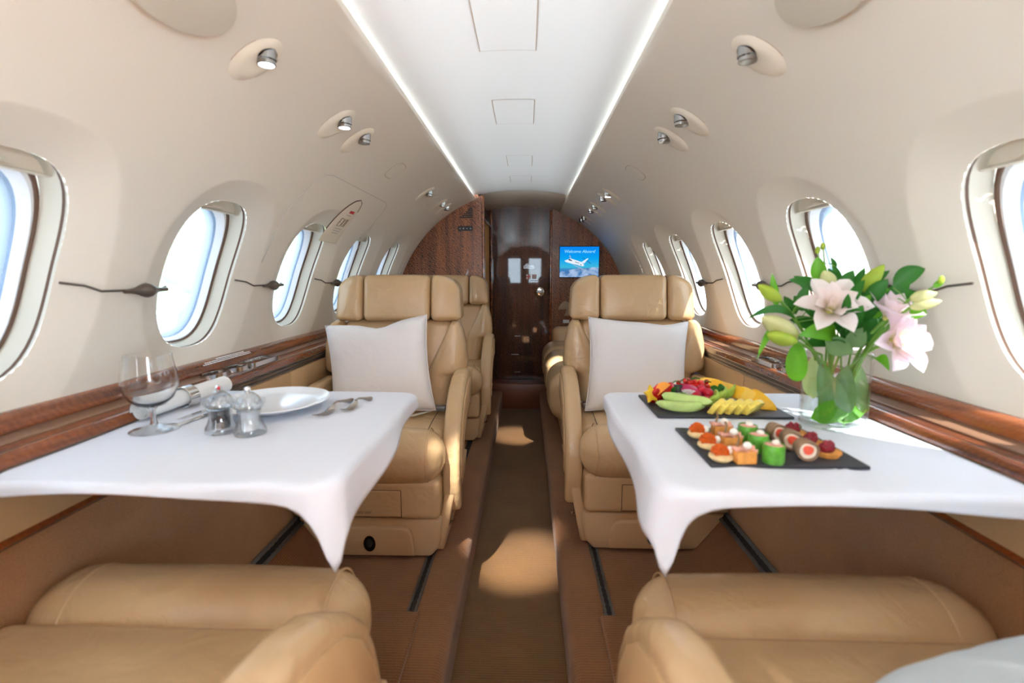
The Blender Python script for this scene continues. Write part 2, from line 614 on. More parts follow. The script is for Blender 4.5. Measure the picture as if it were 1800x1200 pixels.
order_l = ['first window on the left, cut by the photo edge', 'second window on the left, above the wine glass',
           'third window on the left, under the exit handle', 'fourth window on the left, behind the near headrest',
           'fifth window on the left, beside the wooden partition']
order_r = ['first window on the right, cut by the photo edge', 'second window on the right, behind the flower bouquet',
           'third window on the right, beside the right headrest', 'fourth window on the right, beyond the right headrest',
           'fifth window on the right, nearest the wall screen']
idx = 1
for side, order, sname in ((-1, order_l, 'left'), (1, order_r, 'right')):
    for k, yc in enumerate(WIN_Y):
        if k < 2:
            continue
        if k == 2:
            lab = 'window on the %s beside the camera, out of the picture' % sname
        else:
            lab = order[k - 3]
        window(side, yc, idx, lab, closed=(k == 2 and side > 0))  # unseen right shade drawn down, added to keep sun off the near seat
        idx += 1

# ceiling panel with its access hatches and light strips
def ceil_z(x):
    return 1.752 - 0.34 * x * x if abs(x) < 0.36 else 1.708
CY1 = 3.55
mb = MB()
mb.grid(lambda u, v: (-0.47 + 0.94 * u, Y0 + (CY1 - Y0) * v, ceil_z(-0.47 + 0.94 * u)), 60, 24)
ceiling = tag(mb.obj('ceiling', 'white_ceiling', recalc=False), 'glossy white ceiling panel between two light strips', 'ceiling', kind='structure')

def hatch(x0, x1, y0, y1):
    m = MB()
    m.grid(lambda u, v: (x0 + (x1 - x0) * u, y0 + (y1 - y0) * v, ceil_z(x0 + (x1 - x0) * u) - 0.0010), 6, 4)
    p = m.obj('access_panel', 'white_ceiling', ceiling, recalc=False)
    s = MB()
    e = 0.0022
    for a, b, c, d in ((x0 - e, x1 + e, y0 - e, y0), (x0 - e, x1 + e, y1, y1 + e), (x0 - e, x0, y0, y1), (x1, x1 + e, y0, y1)):
        s.grid(lambda u, v: (a + (b - a) * u, c + (d - c) * v, ceil_z(a + (b - a) * u) - 0.0006), 6, 1)
    s.obj('panel_gap', 'print_tan', p, recalc=False)
for h in ((-0.083, 0.066, 1.145, 1.395), (-0.077, 0.068, 1.765, 2.03), (-0.06, 0.07, 2.55, 2.78), (-0.06, 0.07, 3.05, 3.25)):
    hatch(*h)

mb = MB()
mb.grid(lambda u, v: (-0.42 + 0.84 * u, CY1 + (Y1 + 0.05 - CY1) * v, 1.7495 - 0.012 * v - 0.335 * (-0.42 + 0.84 * u) ** 2), 24, 4)
tag(mb.obj('trim_1', 'cream_plastic', recalc=False), 'beige arched header over the wooden door', 'header', kind='structure')

for side, lab in ((-1, 'left cool white light strip along the ceiling panel edge'), (1, 'right cool white light strip along the ceiling panel edge')):
    m = MB()
    m.box(-0.005, 0.005, -0.2, 3.50, -0.003, 0.003)
    o = m.obj('light_strip', 'led')
    o.location = (side * 0.445, 0, 1.686)
    tag(o, lab, 'light', group='ceiling light strips')
    t = MB()
    t.box(-0.016, 0.016, Y0, 3.52, -0.006, -0.003)
    t.obj('strip_tray', 'white_ceiling', o)

# ------------------------------------------------------------------ floor, steps, lower walls
mb = MB()
mb.box(-0.20, 0.20, Y0, 4.20, -0.02, 0.0)
tag(mb.obj('floor', 'carpet_aisle', smooth=0), 'brown ribbed carpet of the sunken aisle', 'floor', kind='structure')

def sweep(side, prof, y0, y1, name, m, parent=None, n=2, smooth=40, closed=False):
    mb = MB()
    k = len(prof)
    segs = k if closed else k - 1
    vs = [(side * x, y0 + (y1 - y0) * j / n, z) for j in range(n + 1) for x, z in prof]
    mb.add(vs, [(j * k + i, j * k + (i + 1) % k, (j + 1) * k + (i + 1) % k, (j + 1) * k + i) for j in range(n) for i in range(segs)])
    if closed:
        mb.f += [tuple(range(k)), tuple(n * k + i for i in range(k))]
    return mb.obj(name, m, parent, smooth=smooth, recalc=closed)

def arc(cx, cz, r, a0, a1, n=6):
    return [(cx + r * cos(RAD(a0 + (a1 - a0) * i / n)), cz + r * sin(RAD(a0 + (a1 - a0) * i / n))) for i in range(n + 1)]

for side, nm in ((-1, 'left'), (1, 'right')):
    prof = [(0.168, 0.0), (0.162, 0.06), (0.160, 0.125)] + arc(0.192, 0.128, 0.032, 180, 90, 6) + [(0.30, 0.16), (0.61, 0.16), (0.64, 0.163), (0.66, 0.175), (0.745, 0.285), (0.765, 0.30)]
    o = sweep(side, prof, Y0, 4.20, 'floor_%s' % nm, 'carpet_side', n=6, smooth=60)
    tag(o, 'raised brown carpet platform on the %s of the aisle' % nm, 'floor', kind='structure')
    prof = [(0.768, 0.30), (0.786, 0.35), (0.800, 0.42), (0.810, 0.52), (0.818, 0.62), (0.830, 0.705)]
    o = sweep(side, prof, Y0, 4.20, 'wall_lower_%s' % nm, 'suede', n=4, smooth=60)
    tag(o, 'tan suede lower wall under the %s ledge' % nm, 'wall', kind='structure')
    # seat tracks: inboard on the platform, outboard on the slope
    y_end = 1.54 if side < 0 else 1.64
    tr = thing('seat_track', 'scalloped metal seat track in the carpet beside the aisle, %s side' % nm, 'track', (side * 0.292, 0, 0.161), group='seat tracks')
    m = MB(); m.box(-0.014, 0.014, 0.70, 3.4, -0.004, 0.001); m.obj('channel', 'black_matt', tr)
    m = MB()
    for s2 in (-1, 1):
        n = 150
        pts = []
        for i in range(n + 1):
            y = 0.72 + (2.2 - 0.72) * i / n
            pts.append((s2 * (0.005 + 0.0028 * abs(sin(y * pi / 0.026))), y))
        m.add([(x, y, 0.0045) for x, y in pts] + [(s2 * 0.015, y, 0.0045) for x, y in pts] + [(x, y, 0.0) for x, y in pts] + [(s2 * 0.015, y, 0.0) for x, y in pts],
              [(i, i + 1, n + 2 + i, n + 1 + i) for i in range(n)] + [(2 * n + 2 + i, 2 * n + 3 + i, i + 1, i) for i in range(n)] + [(n + 1 + i, n + 2 + i, 3 * n + 4 + i, 3 * n + 3 + i) for i in range(n)])
    m.obj('rail_lip', 'dark_metal', tr, recalc=False)
    tr = thing('seat_track', 'scalloped metal seat track below the suede wall, %s side' % nm, 'track', (side * 0.752, 0, 0.297), (0, side * RAD(-52), 0), group='seat tracks')
    m = MB(); m.box(-0.018, 0.018, 0.55, 3.4, -0.006, 0.002); m.obj('channel', 'black_matt', tr)
    m = MB()
    for s2 in (-1, 1):
        n = 110
        pts = [(s2 * (0.006 + 0.003 * abs(sin((0.6 + 1.3 * i / n) * pi / 0.026))), 0.6 + 1.3 * i / n) for i in range(n + 1)]
        m.add([(x, y, 0.006) for x, y in pts] + [(s2 * 0.020, y, 0.006) for x, y in pts] + [(x, y, 0.0) for x, y in pts] + [(s2 * 0.020, y, 0.0) for x, y in pts],
              [(i, i + 1, n + 2 + i, n + 1 + i) for i in range(n)] + [(2 * n + 2 + i, 2 * n + 3 + i, i + 1, i) for i in range(n)] + [(n + 1 + i, n + 2 + i, 3 * n + 4 + i, 3 * n + 3 + i) for i in range(n)])
    m.obj('rail_lip', 'dark_metal', tr, recalc=False)
    # carpet covers laid over the track in front of the near seats
    m = MB()
    m.puff(min(side * 0.262, side * 0.60), max(side * 0.262, side * 0.60), 0.35, 1.29, 0.158, 0.178, 0.008, n=6, m=3)
    tag(m.obj('carpet_cover', 'carpet_side'), 'brown carpet pad covering the track by the near %s seat' % nm, 'carpet', group='carpet pads')

# outer skin of the fuselage above and below the window band
hull_top = [((R0 + 0.002) * cos(RAD(41)), ZC + (R0 + 0.002) * sin(RAD(41)))] + [(0.995 * cos(RAD(a)), ZC + 0.995 * sin(RAD(a))) for a in range(43, 138, 3)] + [(-(R0 + 0.002) * cos(RAD(41)), ZC + (R0 + 0.002) * sin(RAD(41)))]
tag(sweep(1, hull_top, Y0 - 0.03, 4.32, 'fuselage_skin', 'window_white', n=2), 'outer skin of the aircraft over the ceiling', 'skin', kind='structure')
hull_low = [((R0 + 0.001) * cos(RAD(4.6)), ZC + (R0 + 0.001) * sin(RAD(4.6)))] + [(1.02 * cos(RAD(-a)), ZC + 1.02 * sin(RAD(-a))) for a in range(0, 181, 5)] + [(-(R0 + 0.001) * cos(RAD(4.6)), ZC + (R0 + 0.001) * sin(RAD(4.6)))]
tag(sweep(1, hull_low, Y0 - 0.03, 4.32, 'fuselage_skin', 'window_white', n=2), 'outer skin of the aircraft under the floor', 'skin', kind='structure')

# ------------------------------------------------------------------ side ledges
def ledge(side, yb, label):
    root = thing('side_ledge', label, 'ledge', group='side ledges')
    top = [(0.918, 0.902), (0.910, 0.902), (0.899, 0.898), (0.889, 0.890), (0.884, 0.880), (0.884, 0.870), (0.918, 0.866)]
    sweep(side, top, Y0, yb, 'top_rail', 'ledge_wood', root, closed=True)
    ch = [(0.912, 0.872), (0.885, 0.869), (0.872, 0.863), (0.858, 0.864), (0.853, 0.862), (0.853, 0.858)]
    sweep(side, ch, Y0, yb, 'channel', 'ledge_light', root)
    sweep(side, [(0.854, 0.859), (0.838, 0.853), (0.834, 0.857), (0.830, 0.858)], Y0, yb, 'inner_strip', 'ledge_satin', root)
    nose = [(0.832, 0.858), (0.824, 0.857), (0.817, 0.852), (0.814, 0.845), (0.814, 0.834), (0.85, 0.834), (0.85, 0.852)]
    sweep(side, nose, Y0, yb, 'nose', 'ledge_wood', root, closed=True)
    for i in range(5):
        z = 0.8315 - i * 0.0062
        pr = [(0.830, z + 0.0026), (0.8145, z + 0.0026), (0.8128, z + 0.001), (0.8128, z - 0.001), (0.8145, z - 0.0026), (0.830, z - 0.0026)]
        sweep(side, pr, Y0, yb, 'reed', 'bronze_strip' if i % 2 else 'bronze_light', root, closed=True)
    sweep(side, [(0.822, 0.835), (0.822, 0.80)], Y0, yb, 'reed_backing', 'black_matt', root)
    edges = [Y0, 0.05, 1.02, 1.70, 2.38, 3.06, yb]
    for a, b in zip(edges[:-1], edges[1:]):
        m = MB()
        m.puff(min(side * 0.812, side * 0.835), max(side * 0.812, side * 0.835), a + 0.0015, b - 0.0015, 0.716, 0.8035, 0.005, n=4, m=2)
        m.obj('leather_panel', 'leather_panel', root)
    tr = [(0.840, 0.720), (0.812, 0.718), (0.806, 0.711), (0.812, 0.702), (0.840, 0.698)]
    sweep(side, tr, Y0, yb, 'lower_trim', 'ledge_wood', root, closed=True)
    return root

def holder(root, side, y, kind):
    """metal-rimmed cup holder or stowage box let into the ledge"""
    if kind == 'cup':
        out = [(0.857 + 0.030 * cos(2 * pi * k / 28), 0.044 * sin(2 * pi * k / 28)) for k in range(28)]
    else:
        out = rounded_rect(0.062, 0.16, 0.012, 4, 0.856, 0)
    def zz(x):
        return 0.8695 if x > 0.875 else 0.8665
    n = len(out)
    cx = sum(p[0] for p in out) / n
    inn = [(cx + (p[0] - cx) * 0.84, p[1] * 0.88) for p in out]
    m = MB()
    vs = [(side * p[0], y + p[1], 0.858) for p in out] + [(side * p[0], y + p[1], 0.8715) for p in out] + [(side * p[0], y + p[1], 0.8715) for p in inn] + [(side * p[0], y + p[1], 0.83) for p in inn]
    m.add(vs, [(r * n + i, r * n + (i + 1) % n, (r + 1) * n + (i + 1) % n, (r + 1) * n + i) for r in range(3) for i in range(n)])
    h = m.obj('cup_holder' if kind == 'cup' else 'stowage_box', 'steel', root)
    m = MB()
    m.add([(side * p[0], y + p[1], 0.868) for p in inn], [tuple(range(n))])
    m.obj('well', 'black_gloss', h)
    for k in range(5):
        m = MB()
        yy = y + (-0.028 + 0.014 * k if kind == 'cup' else -0.055 + 0.027 * k)
        m.box(min(side * 0.862, side * 0.878), max(side * 0.862, side * 0.878), yy, yy + 0.003, 0.868, 0.8705)
        m.obj('grille_bar', 'bronze_light', h)

LL = ledge(-1, 3.49, 'glossy wooden ledge along the left wall with leather panel')
LR = ledge(1, 4.22, 'glossy wooden ledge along the right wall with leather panel')
for y, k in ((1.345, 'cup'), (1.450, 'cup'), (1.575, 'box')):
    holder(LL, -1, y, k)
for y, k in ((1.47, 'cup'), (1.61, 'box')):
    holder(LR, 1, y, k)
# small white print on the left rail: rows too small to read
for r, (a, b) in enumerate(((1.42, 1.56), (1.36, 1.585), (1.345, 1.585))):
    m = MB()
    y = a
    while y < b:
        w = random.uniform(0.004, 0.010)
        x = 0.8995 - 0.0055 * r
        z = 0.8990 - 0.0036 * r
        m.add([(-x, y, z + 0.0015), (-x, y + w, z + 0.0015), (-(x - 0.0035), y + w, z - 0.0006), (-(x - 0.0035), y, z - 0.0006)], [(0, 1, 2, 3)])
        y += w + 0.002
    m.obj('notice_print', 'paper_white', LL, smooth=0)

# ------------------------------------------------------------------ partitions and door at the end of the cabin
def arch_poly(side, x_in, zb):
    pts = [(side * x_in, zb)]
    a0 = math.acos(x_in / (R0 + 0.012))
    for k in range(27):
        t = a0 * (1 - k / 26)
        pts.append((side * (R0 + 0.012) * cos(t), ZC + (R0 + 0.012) * sin(t)))
    pts += [(side * 0.93, 0.5), (side * 0.85, 0.25), (side * 0.70, zb)]
    return pts

m = MB()
m.prism(arch_poly(-1, 0.268, 0.10), 3.50, 3.53)
wl_ = tag(m.obj('wall_back_left', 'veneer', smooth=20), 'dark striped wood partition behind the left seats', 'partition', kind='structure')
m = MB()
m.prism(arch_poly(1, 0.262, 0.0), 4.25, 4.28)
wr_ = tag(m.obj('wall_back_right', 'veneer', smooth=20), 'dark striped wood partition on the right carrying the screen', 'partition', kind='structure')
# wood edge post and curtain of the left partition
m = MB(); m.puff(-0.276, -0.256, 3.485, 3.535, 0.16, 1.705, 0.006, n=3, m=2); m.obj('edge_post', 'ledge_wood', wl_)
m = MB(); m.puff(-0.272, -0.252, 4.20, 4.26, 0.16, 1.705, 0.006, n=3, m=2)
tag(m.obj('door_jamb', 'ledge_wood'), 'narrow reddish wood jamb left of the door', 'jamb', kind='structure')
m = MB(); m.puff(0.243, 0.262, 4.225, 4.27, 0.10, 1.70, 0.006, n=3, m=2); m.obj('edge_post', 'ledge_wood', wr_)
m = MB(); m.box(-0.325, -0.304, 3.53, 4.31, -0.02, 1.76)
tag(m.obj('wall_passage', 'veneer', smooth=0), 'wood side wall of the passage behind the tan curtain', 'wall', kind='structure')
m = MB(); m.box(-0.95, 0.95, 4.292, 4.31, -0.02, 1.80)
tag(m.obj('wall_back', 'veneer_door', smooth=0), 'rear wall closing the cabin behind the wooden door', 'wall', kind='structure')
m = MB()
m.grid(lambda u, v: (-0.285 + 0.016 * sin(u * 2 * pi * 7), 3.56 + 0.60 * u, 0.20 + 1.34 * v), 84, 6)
tag(m.obj('curtain', 'curtain', recalc=False, smooth=80), 'gathered tan curtain hanging left of the door', 'curtain')
m = MB(); m.box(-0.31, -0.255, 3.56, 4.16, 1.54, 1.56); m.obj('curtain_rail', 'ledge_wood', bpy.data.objects['curtain'])
# vent slots and switch plate on the left partition
for i in range(6):
    w = 0.022 + 0.0135 * i
    z = 1.614 - 0.0122 * i
    m = MB(); m.box(-0.340 - w, -0.340, 3.4975, 3.502, z, z + 0.0078); m.obj('vent_slot', 'black_matt', wl_, smooth=0)
m = MB(); m.prism(rounded_rect(0.105, 0.034, 0.006, 3, -0.393, 1.480), 3.494, 3.501); sp = m.obj('switch_plate', 'black_gloss', wl_)
for k in range(4):
    m = MB(); m.prism([(-0.43 + 0.025 * k + 0.005 * cos(a * pi / 5), 1.480 + 0.005 * sin(a * pi / 5)) for a in range(10)], 3.491, 3.495); m.obj('switch_button', 'dark_metal', sp)
# door
dpts = [(-0.262, 0.225)] + [(0.252, 0.225)] + [(x, 1.738 - 0.32 * x * x) for x in [0.252 - 0.514 * k / 20 for k in range(21)]]
m = MB(); m.prism(dpts, 4.262, 4.29)
door = tag(m.obj('door_1', 'veneer_door', smooth=20), 'tall dark polished wood door at the end of the aisle', 'door', kind='structure')
m = MB(); m.box(0.2415, 0.2445, 4.2595, 4.263, 0.23, 1.70); m.obj('door_gap', 'black_matt', door)
m = MB(); m.lathe([(0.0, 0.010), (0.026, 0.010), (0.036, 0.008), (0.044, 0.004), (0.046, 0)], 28)
lt = m.obj('latch', 'chrome', door); lt.location = (0.160, 4.262, 1.007); lt.rotation_euler = (RAD(90), 0, 0)
m = MB(); m.puff(-0.030, 0.030, -0.012, 0.012, 0.009, 0.016, 0.003, n=3, m=2)
h = m.obj('latch_lever', 'dark_metal', lt); h.location = (0.0, 0.004, 0)
# badge, signs and small print on the door
def flat(name, m_, parent, x0, x1, z0, z1, y):
    q = MB(); q.add([(x0, y, z0), (x1, y, z0), (x1, y, z1), (x0, y, z1)], [(0, 1, 2, 3)])
    return q.obj(name, m_, parent, smooth=0)
Yd = 4.2612
m = MB(); m.prism([(0.020, 1.208), (0.105, 1.208), (0.11, 1.214), (0.11, 1.230), (0.105, 1.236), (0.068, 1.236), (0.06, 1.25), (0.047, 1.256), (0.034, 1.25), (0.027, 1.236), (0.020, 1.236), (0.016, 1.230), (0.016, 1.214)], Yd - 0.0006, Yd)
bd = m.obj('badge', 'black_gloss', door)
m = MB(); m.add([(0.034, Yd - 0.001, 1.240), (0.062, Yd - 0.001, 1.240), (0.056, Yd - 0.001, 1.249), (0.047, Yd - 0.001, 1.252), (0.039, Yd - 0.001, 1.248)], [(0, 1, 2, 3, 4)]); m.obj('badge_emblem', 'paper_white', bd, smooth=0)
ROT = Matrix.Rotation(RAD(90), 4, 'X')
text_mesh('CAPTELLO', 0.019, 'paper_white', 'badge_lettering', parent=bd, mat4=Matrix.Translation((0.063, Yd - 0.0012, 1.215)) @ ROT)
f_ = flat('flag_sticker', 'paper_white', door, 0.040, 0.079, 1.120, 1.160, Yd)
flat('cross_bar', 'print_red', f_, 0.040, 0.079, 1.136, 1.144, Yd - 0.0005)
flat('cross_bar', 'print_red', f_, 0.0555, 0.0635, 1.120, 1.160, Yd - 0.0005)
n_ = flat('no_smoking_sign', 'paper_white', door, 0.090, 0.130, 1.120, 1.160, Yd)
m = MB(); m.grid(lambda u, v: (0.110 + (0.012 + 0.003 * v) * cos(2 * pi * u), Yd - 0.0006, 1.140 + (0.012 + 0.003 * v) * sin(2 * pi * u)), 24, 1, closeu=True); m.obj('red_ring', 'print_red', n_, recalc=False)
m = MB(); m.add([(0.100, Yd - 0.0007, 1.149), (0.102, Yd - 0.0007, 1.151), (0.120, Yd - 0.0007, 1.131), (0.118, Yd - 0.0007, 1.129)], [(0, 1, 2, 3)]); m.obj('red_slash', 'print_red', n_, smooth=0)
flat('cigarette', 'black_matt', n_, 0.104, 0.117, 1.138, 1.142, Yd - 0.0004)
def bars(name, x0, x1, z, h, y, parent, m_='paper_white'):
    q = MB(); x = x0
    while x < x1 - 0.004:
        w = random.uniform(0.003, 0.008)
        q.add([(x, y, z), (min(x + w, x1), y, z), (min(x + w, x1), y, z + h), (x, y, z + h)], [(0, 1, 2, 3)])
        x += w + 0.0015
    return q.obj(name, m_, parent, smooth=0)
bars('small_print', 0.078, 0.142, 1.102, 0.007, Yd, door)
bars('small_print', 0.070, 0.150, 1.086, 0.007, Yd, door)
bars('drawer_print', -0.060, -0.010, 0.615, 0.005, Yd, door)
bars('drawer_print', -0.090, -0.020, 0.450, 0.005, Yd, door)
bars('drawer_print', -0.060, -0.010, 0.290, 0.005, Yd, door)
m = MB(); m.puff(-0.30, 0.30, 4.10, 4.262, -0.01, 0.225, 0.012, n=6, m=3, bulge=(0, 0.012, 0))
tag(m.obj('threshold', 'leather_dark'), 'reddish brown leather step below the wooden door', 'step', kind='structure')
# framed logo plate and small tag on the right partition
m = MB(); m.prism([(0.325, 0.868), (0.345, 0.905), (0.365, 0.925), (0.39, 0.93), (0.415, 0.915), (0.44, 0.868)], 4.246, 4.251); lg = m.obj('tan_emblem', 'print_tan', wr_)
bars('emblem_print', 0.325, 0.44, 0.855, 0.016, 4.2455, wr_, 'print_tan')
m = MB(); m.prism([(0.375, 0.80), (0.415, 0.80), (0.42, 0.868), (0.40, 0.868)], 4.246, 4.251); m.obj('emblem_stem', 'print_tan', lg)
flat('tag_plate', 'paper_white', wr_, 0.365, 0.42, 0.735, 0.765, 4.2485)

# ------------------------------------------------------------------ screen
def emit_mat(name, c, s=1.0):
    m_ = bpy.data.materials.new(name); m_.use_nodes = True
    N, L = m_.node_tree.nodes, m_.node_tree.links
    N.clear(); o = N.new('ShaderNodeOutputMaterial'); e = N.new('ShaderNodeEmission')
    e.inputs[0].default_value = (*c, 1); e.inputs[1].default_value = s
    L.new(e.outputs[0], o.inputs[0]); MATS[name] = m_
    return m_, N, L, e
m_, N, L, e = emit_mat('screen_sky', (0, 0.3, 0.9), 0.5)
tc = N.new('ShaderNodeTexCoord'); sx = N.new('ShaderNodeSeparateXYZ'); L.new(tc.outputs['Object'], sx.inputs[0])
cr = N.new('ShaderNodeValToRGB'); mr = N.new('ShaderNodeMapRange')
mr.inputs['From Min'].default_value = 1.14; mr.inputs['From Max'].default_value = 1.39
L.new(sx.outputs['Z'], mr.inputs['Value']); L.new(mr.outputs[0], cr.inputs[0])
cr.color_ramp.elements[0].color = (*rgb(60, 130, 190), 1); cr.color_ramp.elements[0].position = 0.25
cr.color_ramp.elements[1].color = (*rgb(10, 130, 235), 1); cr.color_ramp.elements[1].position = 1.0
q = cr.color_ramp.elements.new(0.32); q.color = (*rgb(60, 180, 215), 1)
q = cr.color_ramp.elements.new(0.6); q.color = (*rgb(10, 160, 235), 1)
L.new(cr.outputs[0], e.inputs[0])
m_, N, L, e = emit_mat('screen_cloud', (0.6, 0.7, 0.9), 0.5)
tc = N.new('ShaderNodeTexCoord'); n = N.new('ShaderNodeTexNoise'); n.inputs['Scale'].default_value = 26; n.inputs['Detail'].default_value = 5
L.new(tc.outputs['Object'], n.inputs['Vector']); cr = N.new('ShaderNodeValToRGB'); L.new(n.outputs['Fac'], cr.inputs[0])
cr.color_ramp.elements[0].position = 0.38; cr.color_ramp.elements[0].color = (*rgb(70, 120, 175), 1)
cr.color_ramp.elements[1].position = 0.62; cr.color_ramp.elements[1].color = (*rgb(165, 190, 225), 1)
L.new(cr.outputs[0], e.inputs[0])
emit_mat('screen_white', rgb(225, 235, 245), 0.5); emit_mat('screen_shade', rgb(150, 175, 205), 0.5); emit_mat('screen_dark', rgb(40, 55, 75), 0.5); emit_mat('screen_text', rgb(160, 235, 255), 0.5)
scr = thing('wall_screen', 'blue wall screen reading Welcome Aboard with a white jet', 'screen')
m = MB(); m.puff(0.322, 0.668, 4.222, 4.252, 1.130, 1.400, 0.006, n=3, m=2); m.obj('bezel', 'black_gloss', scr)
SX0, SX1, SZ0, SZ1, SY = 0.328, 0.662, 1.136, 1.394, 4.2215
flat('display', 'screen_sky', scr, SX0, SX1, SZ0, SZ1, SY)
def spoly(name, m_, pts, d=1):
    """pts in fractions of the display, from its top-left corner"""
    q = MB(); y = SY - 0.0004 * d
    q.add([(SX0 + (SX1 - SX0) * a, y, SZ1 + (SZ0 - SZ1) * b) for a, b in pts], [tuple(range(len(pts)))])
    return q.obj(name, m_, scr, smooth=0)
spoly('cloud_bank', 'screen_cloud', [(0, 1), (1, 1), (1, 0.68), (0.85, 0.67), (0.7, 0.71), (0.5, 0.70), (0.38, 0.73), (0.25, 0.76), (0.12, 0.82), (0, 0.80)])
spoly('jet_wing', 'screen_shade', [(0.30, 0.56), (0.44, 0.62), (0.90, 0.93), (0.83, 0.91), (0.36, 0.61)], 2)
spoly('jet_body', 'screen_white', [(0.12, 0.46), (0.20, 0.42), (0.27, 0.385), (0.34, 0.41), (0.55, 0.50), (0.62, 0.57), (0.60, 0.60), (0.48, 0.60), (0.30, 0.555), (0.15, 0.50)], 3)
spoly('jet_engine', 'screen_white', [(0.45, 0.58), (0.55, 0.565), (0.63, 0.60), (0.60, 0.645), (0.50, 0.62)], 4)
spoly('engine_inlet', 'screen_dark', [(0.52, 0.585), (0.555, 0.575), (0.56, 0.60), (0.535, 0.61)], 5)
spoly('jet_tail', 'screen_white', [(0.55, 0.51), (0.70, 0.385), (0.735, 0.385), (0.63, 0.545)], 4)
spoly('jet_tailplane', 'screen_dark', [(0.585, 0.355), (0.66, 0.42), (0.80, 0.55), (0.79, 0.56), (0.65, 0.43), (0.58, 0.365)], 3)
spoly('jet_wing', 'screen_shade', [(0.24, 0.31), (0.26, 0.27), (0.275, 0.32), (0.30, 0.40), (0.27, 0.40)], 2)
spoly('jet_windscreen', 'screen_dark', [(0.21, 0.43), (0.25, 0.40), (0.315, 0.45), (0.31, 0.475), (0.24, 0.45)], 5)
spoly('jet_stripe', 'screen_dark', [(0.39, 0.49), (0.50, 0.535), (0.50, 0.55), (0.39, 0.51)], 5)
text_mesh('Welcome Aboard', 0.036, 'screen_text', 'greeting', shear=0.25, parent=scr, mat4=Matrix.Translation((0.495, SY - 0.001, SZ1 - 0.052)) @ ROT)

# ------------------------------------------------------------------ fittings on the curved walls
def wall_frame(side, t, y, out=0.0):
    """matrix: local x along the cabin, local y up the wall, local z into the cabin"""
    n = Vector((-side * cos(t), 0, -sin(t)))
    e1 = Vector((0, 1, 0)) if side < 0 else Vector((0, -1, 0))
    e2 = n.cross(e1)
    M = Matrix((e1, e2, n)).transposed().to_4x4()
    M.translation = Vector(W(side, t, y, out))
    return M

T_L = math.asin((1.583 - ZC) / R0)
def downlight(side, y, label, lit=False, sc=1.0):
    M = wall_frame(side, T_L, y)
    root = thing('downlight', label, 'light', group='swivel downlights')
    root.matrix_world = M
    inv = M.inverted().to_3x3()
    a, b = 0.050 * sc, 0.068 * sc
    m = MB()
    def dome(u, v):
        r = v
        return (a * r * cos(2 * pi * u), b * r * sin(2 * pi * u), 0.009 * (1 - r ** 5) + 0.0004)
    m.grid(dome, 36, 8, closeu=True); m.obj('bezel', 'cream_plastic', root, recalc=False)
    s = MB()
    s.grid(lambda u, v: (a * (1.0 + 0.035 * v) * cos(2 * pi * u), b * (1.0 + 0.03 * v) * sin(2 * pi * u), 0.0006), 36, 1, closeu=True)
    s.obj('shadow_gap', 'print_tan', root, recalc=False)
    # chrome barrel pointing straight down out of the upper part
    d = inv @ Vector((0, 0, -1))
    c = Vector((0, b * 0.36, 0.004))
    p = MB()
    p.grid(lambda u, v: (c.x + 0.026 * sc * (0.2 + 0.8 * v) * cos(2 * pi * u), c.y + 0.021 * sc * (0.2 + 0.8 * v) * sin(2 * pi * u), 0.0098), 24, 1, closeu=True)
    p.obj('socket', 'black_gloss', root, recalc=False)
    q = MB()
    q.tube([c - d * 0.010, c + d * 0.012 * sc, c + d * 0.014 * sc, c + d * 0.022 * sc, c + d * 0.0225 * sc], [0.021 * sc, 0.021 * sc, 0.0185 * sc, 0.0185 * sc, 0.0155 * sc], 20, cap=False)
    br = q.obj('barrel', 'lamp_chrome', root)
    e = c + d * 0.0215 * sc
    q = MB(); q.tube([e, e + d * 0.001], 0.0158 * sc, 20); q.obj('lens', 'lamp_on' if lit else 'lamp_off', br)
    return root

dl = [(-1, 1.030, 1, 'lit swivel downlight above the first left window'), (-1, 1.450, 1, 'lit swivel downlight on the left, front one of a pair'),
      (-1, 1.620, 0, 'unlit swivel downlight on the left, rear one of a pair'), (-1, 2.660, 0, 'small left downlight above the second headrest, first of its row'),
      (-1, 3.070, 0, 'small left downlight near the vent slots, middle of its row'), (-1, 3.240, 0, 'small left downlight near the vent slots, last of its row'),
      (1, 1.045, 0, 'unlit swivel downlight above the first right window'), (1, 1.458, 0, 'unlit swivel downlight on the right, front one of a pair'),
      (1, 1.633, 0, 'unlit swivel downlight on the right, rear one of a pair'), (1, 2.720, 1, 'small lit right downlight, first of the far row'),
      (1, 2.874, 0, 'small right downlight, second of the far row'), (1, 3.217, 0, 'small right downlight, third of the far row'),
      (1, 3.400, 0, 'small right downlight, fourth of the far row'), (1, 3.80, 0, 'small right downlight, fifth of the far row'), (1, 3.97, 0, 'small right downlight, last of the far row')]
for side, y, lit, lab in dl:
    downlight(side, y, lab, lit, 1.0 if y > 1.2 else 0.95)
# the two lit lamps throw pools of light on the aisle carpet
for src, dst in (((-0.46, 1.03, 1.54), (0.03, 1.83, 0.0)), ((0.46, 2.72, 1.55), (-0.02, 3.38, 0.0))):
    ld = bpy.data.lights.new('downlight_beam', 'SPOT')
    ld.energy = 190 if dst[1] < 2 else 150; ld.spot_size = RAD(15); ld.spot_blend = 1.0; ld.shadow_soft_size = 0.01; ld.color = (1.0, 0.95, 0.86)
    o = bpy.data.objects.new('downlight_beam', ld); col.objects.link(o)
    o.location = src
    o.rotation_euler = (Vector(dst) - Vector(src)).to_track_quat('-Z', 'Y').to_euler()

